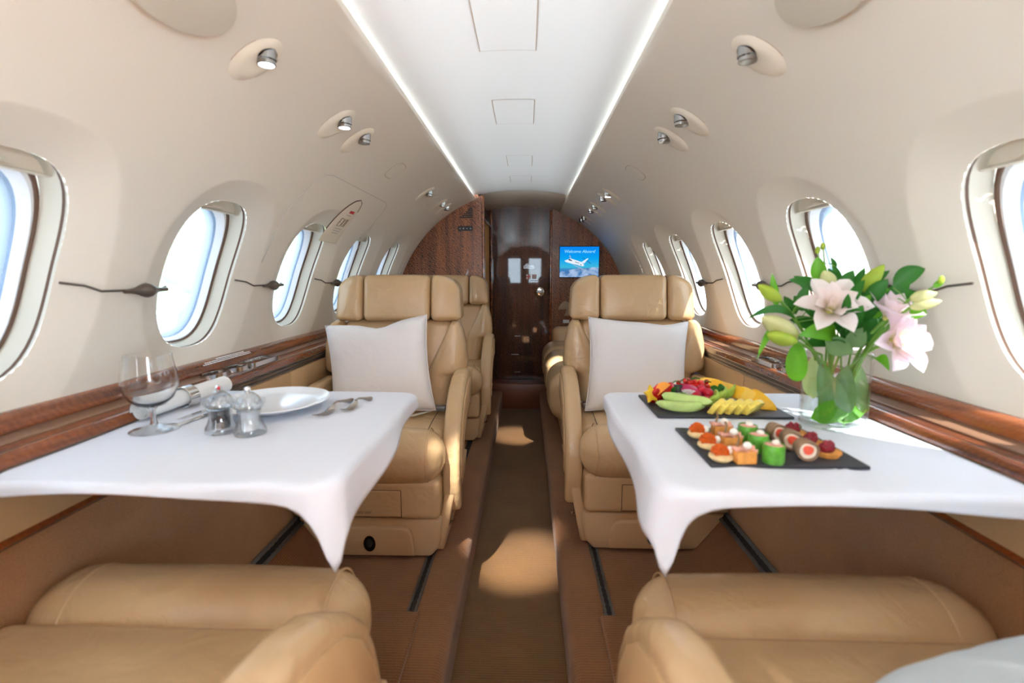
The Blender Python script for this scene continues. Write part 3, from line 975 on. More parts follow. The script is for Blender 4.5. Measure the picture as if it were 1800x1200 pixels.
def wall_plate(side, t, y, a, b, label, name, power=4.0, seam='print_tan', h=0.0012, cat='panel', group='blank wall covers'):
    root = thing(name, label, cat, group=group)
    n = 32
    def sp(phi, k):
        c, s = cos(phi), sin(phi)
        r = (abs(c / a) ** power + abs(s / b) ** power) ** (-1 / power)
        return k * r * c, k * r * s
    def P(u, k, out):
        x, z = sp(2 * pi * u, k)
        return W(side, t + z / R0, y + x, out)
    m = MB(); ks = [(1.0, 0.0005), (0.985, -h), (0.5, -h), (0.0, -h)]
    m.grid(lambda u, v: P(u, *ks[int(round(v * 3))]), n, 3, closeu=True); m.obj('cover', 'cream_wall', root, recalc=False)
    m = MB(); m.grid(lambda u, v: P(u, 1.0 + 0.002 / min(a, b) * v, -0.0004), n, 1, closeu=True); m.obj('cover_gap', seam, root, recalc=False)
    return root
wall_plate(-1, T_L, 2.08, 0.055, 0.045, 'blank oval cover on the left wall above the exit hatch', 'oval_cover', 3.2)
wall_plate(1, T_L, 2.15, 0.055, 0.045, 'blank oval cover on the right wall', 'oval_cover', 3.2)
wall_plate(-1, T_L, 2.905, 0.062, 0.040, 'blank cover between the small left downlights', 'oval_cover', 3.2)
wall_plate(-1, T_L, 3.40, 0.045, 0.036, 'blank cover at the end of the small left downlights', 'oval_cover', 3.2)
wall_plate(1, T_L, 3.57, 0.050, 0.040, 'blank cover between the small right downlights', 'oval_cover', 3.2)

# big oval bosses at the top of the frame
for side, lab in ((-1, 'grey oval ceiling boss at the top left of the picture'), (1, 'grey oval ceiling boss at the top right of the picture')):
    root = thing('ceiling_boss', lab, 'boss', group='oval bosses')
    m = MB()
    ks = [(1.0, 0.001), (0.99, -0.010), (0.95, -0.016), (0.6, -0.020), (0.0, -0.021)]
    m.grid(lambda u, v: (lambda k, o: W(side, RAD(57.5) + 0.085 * k * sin(2 * pi * u) / R0 * 0.75, 0.79 + 0.12 * k * cos(2 * pi * u), o))(*ks[int(round(v * 4))]), 48, 4, closeu=True)
    m.obj('boss_shell', 'reveal', root, recalc=False)

# cables with moulded boots strung between the windows
for side, nm in ((-1, 'left'), (1, 'right')):
    t = math.asin((1.121 - ZC) / R0)
    for k in range(3, 7):
        ya, yb = WIN_Y[k] + 0.150, WIN_Y[k + 1] - 0.162
        yc = WIN_Y[k] + 0.345
        c = thing('window_cable', '%s cable and boot between %s and %s window' % (nm, ['first', 'second', 'third', 'fourth'][k - 3], ['second', 'third', 'fourth', 'fifth'][k - 3]), 'cable', group='window cables')
        m = MB(); m.tube([W(side, t + 0.010, ya, FL_D * 0.7 - 0.003), W(side, t + 0.008, ya + 0.04, 0.004), W(side, t - 0.004, ya + 0.075, -0.003), W(side, t - 0.004, yc - 0.05, -0.004)], 0.0026, 8); m.obj('cord', 'cable', c)
        m = MB(); m.tube([W(side, t - 0.002, yc + 0.05, -0.004), W(side, t, yb, 0.004)], 0.0026, 8); m.obj('cord', 'cable', c)
        m = MB(); n = 14
        m.tube([W(side, t - 0.004 + 0.002 * i / n, yc - 0.068 + 0.128 * i / n, -0.010) for i in range(n + 1)],
               [0.0045 + 0.0115 * math.exp(-((i / n - 0.52) / 0.17) ** 2) + 0.003 * math.exp(-((i / n - 0.35) / 0.2) ** 2) for i in range(n + 1)], 12)
        m.obj('boot', 'cable', c)

# emergency exit hatch on the left wall
ex = thing('exit_hatch', 'emergency exit hatch outline on the left wall around the third window', 'hatch')
t_top = math.asin((1.491 - ZC) / R0)
path = []
for y, t in [(1.60, RAD(24)), (1.60, RAD(36)), (1.63, t_top - 0.06), (1.665, t_top - 0.01), (1.71, t_top)] + [(1.75 + 0.055 * i, t_top) for i in range(11)] + [(2.34, t_top), (2.385, t_top - 0.02), (2.40, t_top - 0.06), (2.40, RAD(40)), (2.40, RAD(30)), (2.40, RAD(22))]:
    path.append(W(-1, t, y, -0.0002))
m = MB(); m.tube(path, 0.0011, 6); m.obj('hatch_gap', 'print_grey', ex)
# moulded handle cover above the third window
hc = MB()
yc_, tb, tt = 2.005, math.asin((1.290 - ZC) / R0), math.asin((1.462 - ZC) / R0)
def hcp(u, v, o):
    s = v
    w = 0.092 * (1 - s ** 2.6) ** 0.5 + 0.0 if s < 1 else 0
    return W(-1, tb + (tt - tb) * s, yc_ + 0.02 + 0.045 * s + w * (2 * u - 1), o)
hc.grid(lambda u, v: hcp(u, v, -0.002 - 0.005 * (1 - abs(2 * u - 1) ** 3) * (0.35 + 0.65 * sin(pi * min(1, v * 0.9 + 0.1)))), 20, 16)
hc.grid(lambda u, v: (lambda a: W(-1, tb - 0.004 * (1 - v), a[1], -0.007 + 0.012 * (1 - v)))(hcp(u, 0, 0)), 20, 3)
hco = hc.obj('exit_handle_cover', 'cream_plastic', ex, recalc=False)
m = MB(); m.tube([hcp(0, v / 20, -0.0015) for v in range(5, 21)] + [hcp(1, v / 20, -0.0015) for v in range(20, 14, -1)], 0.0022, 6); m.obj('cover_gap', 'gasket', hco)
def on_cover(du, dv):
    s = 0.5 + dv
    return hcp(0.5 + du, s, -0.002 - 0.0052 * (1 - abs(2 * du) ** 3) * (0.35 + 0.65 * sin(pi * min(1, s * 0.9 + 0.1))) - 0.0008)
for nm_, m_, (u0, u1, v0, v1) in (('red_notice', 'print_red', (-0.12, 0.22, 0.18, 0.24)), ('notice_line', 'print_grey', (-0.15, 0.15, 0.12, 0.14)),
                                  ('notice_line', 'print_grey', (-0.2, 0.2, -0.20, -0.18)), ('notice_line', 'print_grey', (-0.2, 0.2, -0.25, -0.23)), ('notice_line', 'print_grey', (-0.2, 0.15, -0.30, -0.28))):
    m = MB(); m.grid(lambda u, v: on_cover(u0 + (u1 - u0) * u, v0 + (v1 - v0) * v), 4, 2); m.obj(nm_, m_, hco, recalc=False)
for gx, strokes in ((-0.22, [(0, 0, 0, 1), (0, 0, 1, 0), (0, .5, .8, .5), (0, 1, 1, 1)]), (-0.08, [(0, 0, 1, 1), (0, 1, 1, 0)]), (0.06, [(0.5, 0, 0.5, 1)]), (0.13, [(0, 1, 1, 1), (.5, 0, .5, 1)])):
    m = MB()
    for x0_, z0_, x1_, z1_ in strokes:
        m.tube([on_cover(gx + 0.10 * x0_, -0.13 + 0.17 * z0_), on_cover(gx + 0.10 * x1_, -0.13 + 0.17 * z1_)], 0.0009, 4)
    m.obj('exit_letter', 'gasket', hco)

# ------------------------------------------------------------------ front bulkhead behind the camera, with two openings
m = MB()
m.box(-1.0, -0.34, Y0 - 0.03, Y0, -0.02, 1.80); m.box(0.34, 1.0, Y0 - 0.03, Y0, -0.02, 1.80)
m.box(-0.34, 0.34, Y0 - 0.03, Y0, 1.50, 1.80); m.box(-0.34, 0.34, Y0 - 0.03, Y0, -0.02, 1.0); m.box(-0.09, 0.09, Y0 - 0.03, Y0, 1.0, 1.50)
tag(m.obj('wall_front', 'veneer', smooth=0), 'wooden front partition behind the camera with two openings', 'wall', kind='structure')

# ------------------------------------------------------------------ seats
def seat(label, X, Yf, side, facing, lean=0.16, extra_back=0.0, xo=0.268, arm_dy=0.0, group='leather club seats', latch=True):
    """local x: towards the aisle, local y: towards the backrest, z: absolute height; facing -1 looks at the camera"""
    sx, sy = -side, -facing
    root = thing('club_seat', label, 'seat', (X, Yf, 0.16), group=group)
    T = lambda x, y, z: (sx * x, sy * y, z - 0.16)
    def lean_fn(x, y, z):
        return (x, y + max(0, z - 0.52) * lean + extra_back, z)
    def put(mb, name, m='leather', parent=None, leaned=False, **kw):
        if leaned:
            mb.warp(lean_fn)
        mb.warp(T)
        return mb.obj(name, m, parent or root, **kw)
    # base: narrow foot flaring outwards, drawer, pocket panel
    m = MB(); m.prism([(-0.15, 0.165), (0.222, 0.165), (0.252, 0.20), (0.262, 0.305), (-0.265, 0.305), (-0.255, 0.285)], 0.015, 0.50)
    put(m, 'base', 'seat_plastic', bevel=0.010)
    m = MB(); m.prism([(-0.09, 0.176), (0.168, 0.176), (0.160, 0.250), (0.146, 0.272), (0.125, 0.280), (-0.06, 0.280), (-0.075, 0.272)], -0.002, 0.03)
    dr = put(m, 'drawer', 'seat_plastic', bevel=0.006)
    if latch:
        q = MB(); q.lathe([(0.0, 0.004), (0.017, 0.004), (0.021, 0.003), (0.022, 0.0)], 20); q.warp(lambda x, y, z: (x + 0.012, -0.0015 - z, y * 1.35 + 0.222))
        lt = put(q, 'latch', 'black_gloss', dr)
        q = MB(); q.ball((0.012, -0.005, 0.226), (0.012, 0.003, 0.017), 12, 6); put(q, 'latch_button', 'black_matt', lt)
        q = MB(); q.grid(lambda u, v: (0.012 + (0.021 + 0.006 * v) * cos(2 * pi * u), -0.0032 + 0.0012 * v, 0.222 + (0.030 + 0.007 * v) * sin(2 * pi * u)), 24, 1, closeu=True); put(q, 'latch_ring', 'seat_plastic', lt)
    m = MB(); m.puff(-0.262, 0.258, 0.0, 0.50, 0.308, 0.452, 0.022, n=6, m=3); put(m, 'apron', 'leather')
    m = MB(); m.puff(-0.13, 0.125, -0.0035, 0.01, 0.322, 0.416, 0.004, n=4, m=2); pk = put(m, 'pocket_panel', 'leather')
    if latch:
        tm = text_mesh('LIFE VEST', 0.012, 'seam', 'pocket_lettering', parent=pk)
        M = Matrix.Translation(T(0.0, -0.0042, 0.334))
        tm.matrix_local = M @ ROT if facing < 0 else M @ Matrix.Rotation(pi, 4, 'Z') @ ROT
    q = MB()
    for a, b in (((-0.132, 0.320), (0.127, 0.320)), ((-0.132, 0.418), (0.127, 0.418)), ((-0.132, 0.320), (-0.132, 0.418)), ((0.127, 0.320), (0.127, 0.418))):
        q.tube([(a[0], -0.0002, a[1]), (b[0], -0.0002, b[1])], 0.0013, 4)
    put(q, 'pocket_seam', 'seam', pk)
    # slanted side cover towards the aisle, with slot and lever
    m = MB(); m.prism([(0.055, 0.168), (0.45, 0.168), (0.47, 0.30), (0.30, 0.46), (0.09, 0.46), (0.045, 0.30)], 0.225, 0.262, 'yzx')
    m.warp(lambda x, y, z: (x + 0.20 * (z - 0.168), y, z)); sc_ = put(m, 'side_cover', 'seat_plastic', bevel=0.008)
    q = MB(); q.prism([(0.078, 0.25), (0.092, 0.245), (0.120, 0.355), (0.106, 0.36)], 0.2615, 0.2635, 'yzx'); q.warp(lambda x, y, z: (x + 0.20 * (z - 0.168), y, z)); sl = put(q, 'slot', 'black_matt', sc_)
    q = MB(); q.tube([(0.275, 0.088, 0.258), (0.292, 0.086, 0.262)], 0.005, 8); q.tube([(0.292, 0.076, 0.262), (0.292, 0.098, 0.262)], 0.004, 8); put(q, 'lever', 'chrome', sl)
    # cushion: front roll and seat panel
    m = MB(); m.puff(-xo, 0.268, -0.035, 0.135, 0.438, 0.612, 0.074, n=10, m=5, bulge=(0.006, 0.006, 0.012))
    fr = put(m, 'front_roll', 'leather')
    for s2 in (-1, 1):
        q = MB()
        q.tube([(s2 * 0.222, 0.05 - 0.089 * cos(a), 0.525 + 0.096 * sin(a)) for a in [RAD(-50 + 200 * k / 16) for k in range(17)]], 0.0022, 5)
        put(q, 'roll_seam', 'leather', fr)
    m = MB(); m.puff(-xo + 0.006, 0.262, 0.120, 0.50 + extra_back, 0.445, 0.588, 0.035, n=10, m=4, bulge=(0, 0, 0.018)); cu = put(m, 'seat_cushion', 'leather')
    for s2 in ((-1, 1) if latch else ()):
        q = MB()
        q.tube([(s2 * 0.20, 0.13 + 0.30 * k / 10, 0.594 + 0.010 * sin(pi * k / 10)) for k in range(11)], 0.0018, 5)
        put(q, 'cushion_seam', 'seam', cu)
    # backrest
    m = MB(); m.puff(-0.235, 0.235, 0.435, 0.56, 0.55, 0.960, 0.03, n=10, m=4, bulge=(0, 0.018, 0)); put(m, 'backrest', 'leather', leaned=True)
    for s2, nm in ((1, 'aisle'), (-1, 'wall')):
        def lerp_tab(tab, z):
            for (z0, a0), (z1, a1) in zip(tab[:-1], tab[1:]):
                if z0 <= z <= z1:
                    return a0 + (a1 - a0) * (z - z0) / (z1 - z0)
            return tab[-1][1]
        xi = [(0.56, 0.105), (0.75, 0.138), (0.85, 0.185), (0.958, 0.238)]
        xo_ = [(0.56, 0.222), (0.66, 0.238), (0.722, 0.246), (0.738, 0.262), (0.745, 0.288), (0.752, 0.300), (0.775, 0.308), (0.87, 0.299), (0.93, 0.284), (0.958, 0.268)]
        zs = [0.56, 0.565, 0.58, 0.61, 0.65, 0.69, 0.715, 0.73, 0.738, 0.745, 0.752, 0.765, 0.79, 0.83, 0.87, 0.90, 0.925, 0.945, 0.953, 0.957]
        def wg(u, v):
            z = zs[int(round(u * (len(zs) - 1)))]
            i_, o_ = lerp_tab(xi, z), lerp_tab(xo_, z)
            e_ = min(1, (z - 0.555) / 0.02, (0.9585 - z) / 0.012) ** 0.5
            a_ = 2 * pi * v
            ca, sa = cos(a_), sin(a_)
            ca, sa = abs(ca) ** 0.75 * (1 if ca > 0 else -1), abs(sa) ** 0.75 * (1 if sa > 0 else -1)
            return (s2 * ((i_ + o_) / 2 + (o_ - i_) / 2 * ca * (0.9 + 0.1 * e_)), 0.455 - 0.035 * ((i_ + o_) / 2 - 0.16) / 0.12 + (0.072 if sa < 0 else 0.05) * sa * e_, z)
        m = MB(); m.grid(wg, len(zs) - 1, 28, closev=True)
        m.f += [tuple(range(28)), tuple((len(zs) - 1) * 28 + k for k in range(28))]
        put(m, 'wing', 'leather', leaned=True, smooth=60)
    # headrest in three padded panels
    for x0, x1 in ((-0.144, 0.144), (0.147, 0.274), (-0.274, -0.147)):
        m = MB(); m.puff(x0, x1, 0.395, 0.535, 0.957, 1.152, 0.026, n=8, m=4, bulge=(0, 0.012, 0.002))
        def hf(x, y, z):
            a = max(0, abs(x) - 0.147) / 0.127
            return (x * (1 - 0.035 * a * max(0, (z - 0.98) / 0.17)), y + 0.030 * a * a, 0.957 + (z - 0.957) * (1 - 0.24 * a ** 2.6))
        m.warp(hf); put(m, 'headrest', 'leather', leaned=True)
    m = MB(); m.puff(-0.255, 0.255, 0.525, 0.60, 0.42, 1.10, 0.03, n=6, m=3); put(m, 'back_shell', 'leather', leaned=True)
    # armrests: curved fin on the aisle side, padded box on the wall side
    prof = [(0.44, 0.766), (0.38, 0.768), (0.31, 0.757), (0.24, 0.730), (0.18, 0.690), (0.13, 0.640), (0.095, 0.58), (0.072, 0.51), (0.062, 0.44), (0.066, 0.37), (0.085, 0.30),
            (0.125, 0.300), (0.135, 0.38), (0.16, 0.46), (0.21, 0.53), (0.28, 0.575), (0.36, 0.60), (0.44, 0.60)]
    prof = [(a_ + arm_dy, b_) for a_, b_ in prof]
    m = MB(); m.prism(prof, 0.258, 0.322, 'yzx'); am = put(m, 'armrest', 'leather', bevel=0.018, segs=4)
    ins = [(0.42, 0.735), (0.36, 0.735), (0.29, 0.718), (0.22, 0.685), (0.165, 0.635), (0.125, 0.57), (0.105, 0.50), (0.10, 0.42), (0.125, 0.42), (0.15, 0.48), (0.20, 0.55), (0.27, 0.60), (0.36, 0.63), (0.42, 0.63)]
    ins = [(a_ + arm_dy, b_) for a_, b_ in ins]
    m = MB(); m.prism(ins, 0.318, 0.3255, 'yzx'); put(m, 'arm_panel', 'leather_panel', am, bevel=0.003, segs=2)
    m = MB(); m.puff(-0.288, -0.232, 0.13 + 2 * extra_back, 0.42 + 2 * extra_back, 0.45, 0.735, 0.020, n=6, m=4)
    m.warp(lambda x, y, z: (x, y, z - 0.10 * max(0, 1 - (y - 0.13) / 0.10) ** 2 if z > 0.6 else z)); put(m, 'armrest', 'leather')
    if latch:
        # lap belt
        q = MB(); q.tube([(0.235, 0.42, 0.60), (0.20, 0.34, 0.618), (0.12, 0.24, 0.615), (0.02, 0.20, 0.612)], 0.009, 6); q.warp(lambda x, y, z: (x, y, 0.612 + (z - 0.612) * 0.3)); bl = put(q, 'lap_belt', 'reveal')
        q = MB(); q.puff(0.185, 0.235, 0.30, 0.335, 0.612, 0.632, 0.005, n=2, m=2); put(q, 'buckle', 'dark_metal', bl)
    return root

SX = 0.512
seat('tan leather seat at the left table with a tilted white pillow', -SX, 1.565, -1, -1)
seat('tan leather seat at the right table with an upright white pillow', SX, 1.635, 1, -1)
seat('tan leather seat behind the left one, next to the wooden partition', -SX + 0.02, 2.775, -1, -1, latch=False)
seat('near left tan leather seat facing away, cut by the photo bottom', -SX, 0.835, -1, 1, lean=0.30, extra_back=0.20, xo=0.316, arm_dy=0.05, latch=False)
seat('near right tan leather seat facing away, cut by the photo bottom', SX, 0.838, 1, 1, lean=0.30, extra_back=0.20, xo=0.316, arm_dy=0.05, latch=False)

# side-facing sofa behind the right seat
sofa = thing('sofa', 'tan leather side-facing sofa behind the right seat', 'sofa', (0.52, 3.3, 0.16))
def sp_(mb, name, m='leather', **kw):
    mb.warp(lambda x, y, z: (x - 0.52, y - 3.3, z - 0.16))
    return mb.obj(name, m, sofa, **kw)
m = MB(); m.puff(0.26, 0.80, 2.62, 4.05, 0.165, 0.42, 0.02, n=6, m=3); sp_(m, 'base', 'seat_plastic')
for y0, y1 in ((2.60, 3.08), (3.08, 3.56), (3.56, 4.02)):
    m = MB(); m.puff(0.185, 0.72, y0, y1, 0.33, 0.615, 0.09, n=10, m=5, bulge=(0.018, 0, 0.014)); sp_(m, 'seat_cushion')
    m = MB(); m.puff(0.62, 0.78, y0, y1, 0.60, 0.83, 0.05, n=6, m=4, bulge=(0.02, 0, 0.0)); sp_(m, 'back_cushion')
m = MB(); m.puff(0.255, 0.78, 3.96, 4.10, 0.18, 0.730, 0.06, n=8, m=4, bulge=(0, 0.01, 0.0)); sp_(m, 'sofa_arm')

# ------------------------------------------------------------------ pillows
def pillow(label, loc, rot, w, h, t, m='pillow_white', seed=1, dent=0.0, da=0.0):
    rnd = random.Random(seed)
    ph = [rnd.uniform(0, 6.28) for _ in range(8)]
    mb = MB()
    def f(s):
        def g(u, v):
            a, b = 2 * u - 1, 2 * v - 1
            x = a * w / 2 * (1 - 0.075 * (1 - b * b) * abs(a) ** 3)
            z = b * h / 2 * (1 - 0.075 * (1 - a * a) * abs(b) ** 3)
            th = t * ((1 - a ** 4) * (1 - b ** 4)) ** 0.55
            e = (abs(a) ** 4 + abs(b) ** 4)
            wr = 0.004 * min(1, e) * (sin(9 * a + ph[0] + 3 * b) * sin(7 * b + ph[1]) + 0.6 * sin(17 * a + ph[2]) * b + 0.6 * sin(19 * b + ph[3]) * a) * (1 - max(abs(a), abs(b)) ** 8)
            return (x, s * (th + wr), z)
        return g
    def dn(a, b):
        return dent * math.exp(-((a - da) / 0.30) ** 2) * max(0, b) ** 3
    mb.grid(lambda u, v: (lambda p: (p[0], p[1] * (1 + 0.25 * dn(2 * u - 1, 2 * v - 1) / 0.02), p[2] - dn(2 * u - 1, 2 * v - 1)))(f(-1)(u, v)), 40, 40)
    mb.grid(lambda u, v: (lambda p: (p[0], p[1] * (1 + 0.25 * dn(2 * u - 1, 2 * v - 1) / 0.02), p[2] - dn(2 * u - 1, 2 * v - 1)))(f(1)(u, v)), 40, 40)
    o = mb.obj('throw_pillow', m, smooth=80)
    o.location = loc
    o.rotation_euler = rot
    tag(o, label, 'pillow', group='throw pillows')
    # piped edge seam
    q = MB(); pts = []
    for k in range(4):
        for i in range(12):
            s = -1 + 2 * i / 12
            a, b = [(s, -1), (1, s), (-s, 1), (-1, -s)][k]
            pts.append((a * w / 2 * (1 - 0.075 * (1 - b * b) * abs(a) ** 3), 0, b * h / 2 * (1 - 0.075 * (1 - a * a) * abs(b) ** 3) - dn(a, b)))
    q.tube(pts + [pts[0]], 0.0022, 5, cap=False)
    q.obj('edge_seam', m, o)
    return o
pillow('white square pillow tilted on the left seat', (-0.540, 1.885, 0.785), (RAD(-14), RAD(-6), RAD(4)), 0.41, 0.385, 0.062, seed=3, dent=0.022, da=0.05)
pillow('white square pillow standing upright on the right seat', (0.495, 1.955, 0.785), (RAD(-14), RAD(2), RAD(-3)), 0.405, 0.385, 0.062, seed=5, dent=0.012, da=0.55)
pillow('pale grey pillow at the bottom right corner of the photo', (0.60, 0.40, 0.735), (RAD(62), RAD(4), RAD(20)), 0.38, 0.34, 0.06, 'pillow_grey', seed=9)

# ------------------------------------------------------------------ tables and table cloths
ZT = 0.832
def table(side, label, clabel, y0, y1, seed):
    x0, x1 = 0.262, 0.806
    root = thing('folding_table', label, 'table', (side * 0.53, (y0 + y1) / 2, 0.70), group='folding tables')
    T = lambda x, y, z: (side * x - side * 0.53, y - (y0 + y1) / 2, z - 0.70)
    m = MB(); m.prism(rounded_rect(x1 - x0, y1 - y0, 0.045, 6, (x0 + x1) / 2, (y0 + y1) / 2), 0.806, 0.829, 'xyz'); m.warp(T); m.obj('table_top', 'ledge_wood', root, bevel=0.004)
    m = MB(); m.box(0.74, 0.808, (y0 + y1) / 2 - 0.15, (y0 + y1) / 2 + 0.15, 0.74, 0.806); m.warp(T); m.obj('wall_bracket', 'satin_metal', root)
    m = MB(); m.tube([(0.78, (y0 + y1) / 2 + 0.10, 0.75), (0.45, (y0 + y1) / 2 + 0.10, 0.80)], 0.010, 8); m.warp(T); m.obj('support_arm', 'satin_metal', root)
    # cloth: follows the rounded top, then hangs over the aisle side, longest at the near corner
    rnd = random.Random(seed)
    n_c, pts = 10, []
    r = 0.042
    w, h = x1 - x0 + 0.004, y1 - y0 + 0.004
    cx, cy = (x0 + x1) / 2, (y0 + y1) / 2
    raw = []
    for sx2, sy2, a0 in ((1, 1, 0), (-1, 1, 90), (-1, -1, 180), (1, -1, 270)):
        for k in range(n_c + 1):
            a = RAD(a0 + 90 * k / n_c)
            raw.append((cx + sx2 * (w / 2 - r) + r * cos(a), cy + sy2 * (h / 2 - r) + r * sin(a), cos(a), sin(a)))
    per = []
    for i in range(len(raw)):
        p, q = raw[i], raw[(i + 1) % len(raw)]
        d = sqrt((q[0] - p[0]) ** 2 + (q[1] - p[1]) ** 2)
        k = max(1, int(d / 0.018))
        for j in range(k):
            t = j / k
            nx, ny = p[2] + (q[2] - p[2]) * t, p[3] + (q[3] - p[3]) * t
            l = sqrt(nx * nx + ny * ny)
            per.append((p[0] + (q[0] - p[0]) * t, p[1] + (q[1] - p[1]) * t, nx / l, ny / l))
    def over(x, y, nx, ny):
        f = (y1 - y) / (y1 - y0)                       # 0 far .. 1 near
        aisle = 0.036 + 0.064 * smoothstep(0.0, 1.0, f) + 0.006 * sin(f * 11)
        near = 0.028 + 0.090 * math.exp(-(max(0, x - x0) / 0.022) ** 1.2) + 0.008 * sin((x - x0) * 11 + seed)
        wa, wn, wf, ww = max(0, -nx) ** 2, max(0, -ny) ** 2, max(0, ny) ** 2, max(0, nx) ** 2
        c = (4 * wa * wn) ** 4                                # the corner tip
        return wa * aisle + wn * near + wf * (0.04 * (1 - wa) + 0.03) + ww * 0.006 + c * 0.052
    verts, faces = [], []
    m_ = len(per)
    def crease(x, y):
        z = 0.0
        z += 0.008 * math.exp(-((x - 0.53 - 0.10 * (y - y0) / 0.3) / 0.009) ** 2) * smoothstep(y1 - 0.25, y0, y)
        z += 0.003 * math.exp(-((x - 0.36 - 0.5 * (y - y0)) / 0.03) ** 2) * smoothstep(y0 + 0.35, y0 + 0.05, y)
        z += 0.0016 * sin(16 * x + 7 * y + seed) * sin(11 * y + 2 * seed) + 0.0012
        return z
    ringk = [0.0, 0.25, 0.5, 0.68, 0.8, 0.9, 0.965]
    for k in ringk[1:]:
        for x, y, nx, ny in per:
            px, py = cx + (x - cx) * k, cy + (y - cy) * k
            verts.append((px, py, ZT - 0.001 + crease(px, py)))
    rows = 9
    for j in range(rows + 1):
        t = j / rows
        for i, (x, y, nx, ny) in enumerate(per):
            o = over(x, y, nx, ny)
            rr = 0.012
            s = o * t
            if s < rr * 1.57:
                hx, dz = rr * sin(s / rr), rr * (1 - cos(s / rr))
            else:
                hx, dz = rr, rr + (s - rr * 1.57)
            wave = 0.010 * sin(i * 0.33 + seed) * t * min(1, o / 0.06) * (0 if nx > 0.5 else 1)
            fl = (0.06 if nx < 0.5 else 0.0) * max(0, s - rr * 1.57) + wave
            verts.append((x + nx * (hx * (1 if nx < 0.5 else 0.3) + fl), y + ny * (hx + fl), ZT - 0.001 - dz + crease(x, y) * (1 - t)))
    tot = len(ringk) - 1 + rows + 1
    for j in range(tot - 1):
        for i in range(m_):
            faces.append((j * m_ + i, j * m_ + (i + 1) % m_, (j + 1) * m_ + (i + 1) % m_, (j + 1) * m_ + i))
    verts.append((cx, cy, ZT - 0.001 + crease(cx, cy)))
    for i in range(m_):
        faces.append((len(verts) - 1, (i + 1) % m_, i))
    mb = MB(); mb.add([(side * a, b, c) for a, b, c in verts], faces)
    o = mb.obj('table_cloth', 'linen', smooth=80)
    sm = o.modifiers.new('thickness', 'SOLIDIFY'); sm.thickness = 0.0012; sm.offset = 0
    tag(o, clabel, 'table cloth', group='white table cloths')
    return root
table(-1, 'folding wooden table under the cloth on the left', 'white linen cloth draped over the left table with a pointed corner', 0.700, 1.285, 1.0)
table(1, 'folding wooden table under the cloth on the right', 'white linen cloth draped over the right table with a pointed corner', 0.695, 1.30, 2.3)

# ------------------------------------------------------------------ materials of the table settings
mat('crystal', (0.97, 0.98, 0.985), 0.0, trans=1.0, ior=1.42)
clear_mat('vase_glass', (0.975, 0.99, 0.983), 1.0)
clear_mat('water', (0.975, 0.99, 0.985), 0.4)
clear_mat('acrylic', (0.93, 0.95, 0.96), 2.4, 0.04)
clear_mat('clear_foot', (0.96, 0.97, 0.98), 1.8)
mat('peppercorn', rgb(46, 38, 36), 0.7, bump=0.8, bscale=260, var=0.5, vscale=300)
mat('salt', rgb(235, 238, 240), 0.6, bump=0.4, bscale=400)
mat('napkin', rgb(236, 236, 234), 0.85, spec=0.2)
mat('melon', rgb(186, 214, 130), 0.3, spec=0.5, var=0.10, vscale=60)
mat('pineapple', rgb(246, 222, 106), 0.35, var=0.14, vscale=90, bump=0.3, bscale=140)
mat('mango', rgb(248, 190, 30), 0.3, var=0.08, vscale=40)
mat('mango_pale', rgb(250, 206, 84), 0.3, var=0.08, vscale=40)
mat('kiwi_green', rgb(172, 204, 84), 0.3, var=0.15, vscale=70)
mat('papaya', rgb(206, 30, 30), 0.25, var=0.25, vscale=50)
mat('star_yellow', rgb(240, 200, 50), 0.35)
mat('orange_slice', rgb(250, 160, 40), 0.35)
mat('raspberry', rgb(190, 24, 50), 0.35, var=0.2, vscale=200)
mat('currant', rgb(214, 40, 30), 0.12, coat=0.6)
mat('dragon_skin', rgb(190, 30, 90), 0.4)
mat('chocolate', rgb(60, 58, 64), 0.4)
mat('blini', rgb(236, 206, 150), 0.7, var=0.15, vscale=60)
mat('roe', rgb(240, 106, 30), 0.22, bump=0.9, bscale=320, var=0.15, vscale=120)
mat('cream_dot', rgb(246, 242, 232), 0.5)
mat('toast', rgb(226, 156, 76), 0.7, bump=0.3, bscale=150, var=0.2, vscale=60)
mat('ham', rgb(226, 166, 146), 0.45, var=0.2, vscale=50)
mat('cucumber', rgb(92, 164, 54), 0.3, var=0.3, vscale=70)
mat('aubergine', rgb(140, 112, 86), 0.5, var=0.3, vscale=60)
mat('filling', rgb(240, 226, 206), 0.5)
mat('salmon', rgb(238, 96, 70), 0.35, var=0.15, vscale=80)
mat('beet', rgb(136, 30, 44), 0.45, bump=0.5, bscale=200, var=0.4, vscale=120)
mat('olive', rgb(90, 100, 70), 0.3)
mat('stalk', rgb(140, 112, 80), 0.6)

def leaf_mat(name, c, tr=0.35):
    m = mat(name, c, 0.42, spec=0.4, var=0.12, vscale=30)
    N, L = m.node_tree.nodes, m.node_tree.links
    b = N['Principled BSDF']
    o = [n for n in N if n.type == 'OUTPUT_MATERIAL'][0]
    t = N.new('ShaderNodeBsdfTranslucent')
    t.inputs[0].default_value = ((c[0] * 1.6, c[1] * 1.5, c[2], 1) if c[0] < 0.6 else (*c, 1))
    mx = N.new('ShaderNodeMixShader')
    mx.inputs[0].default_value = tr
    L.new(b.outputs[0], mx.inputs[1]); L.new(t.outputs[0], mx.inputs[2]); L.new(mx.outputs[0], o.inputs[0])
leaf_mat('leaf_bright', rgb(96, 166, 40))
leaf_mat('leaf_dark', rgb(48, 112, 42))
leaf_mat('leaf_pale', rgb(118, 156, 104))
leaf_mat('leaf_light', rgb(190, 208, 150))
leaf_mat('stem_green', rgb(110, 158, 62), 0.1)
leaf_mat('bud_green', rgb(172, 196, 72), 0.25)
leaf_mat('bud_pale', rgb(214, 216, 156), 0.3)
leaf_mat('petal', rgb(250, 243, 240), 0.35)
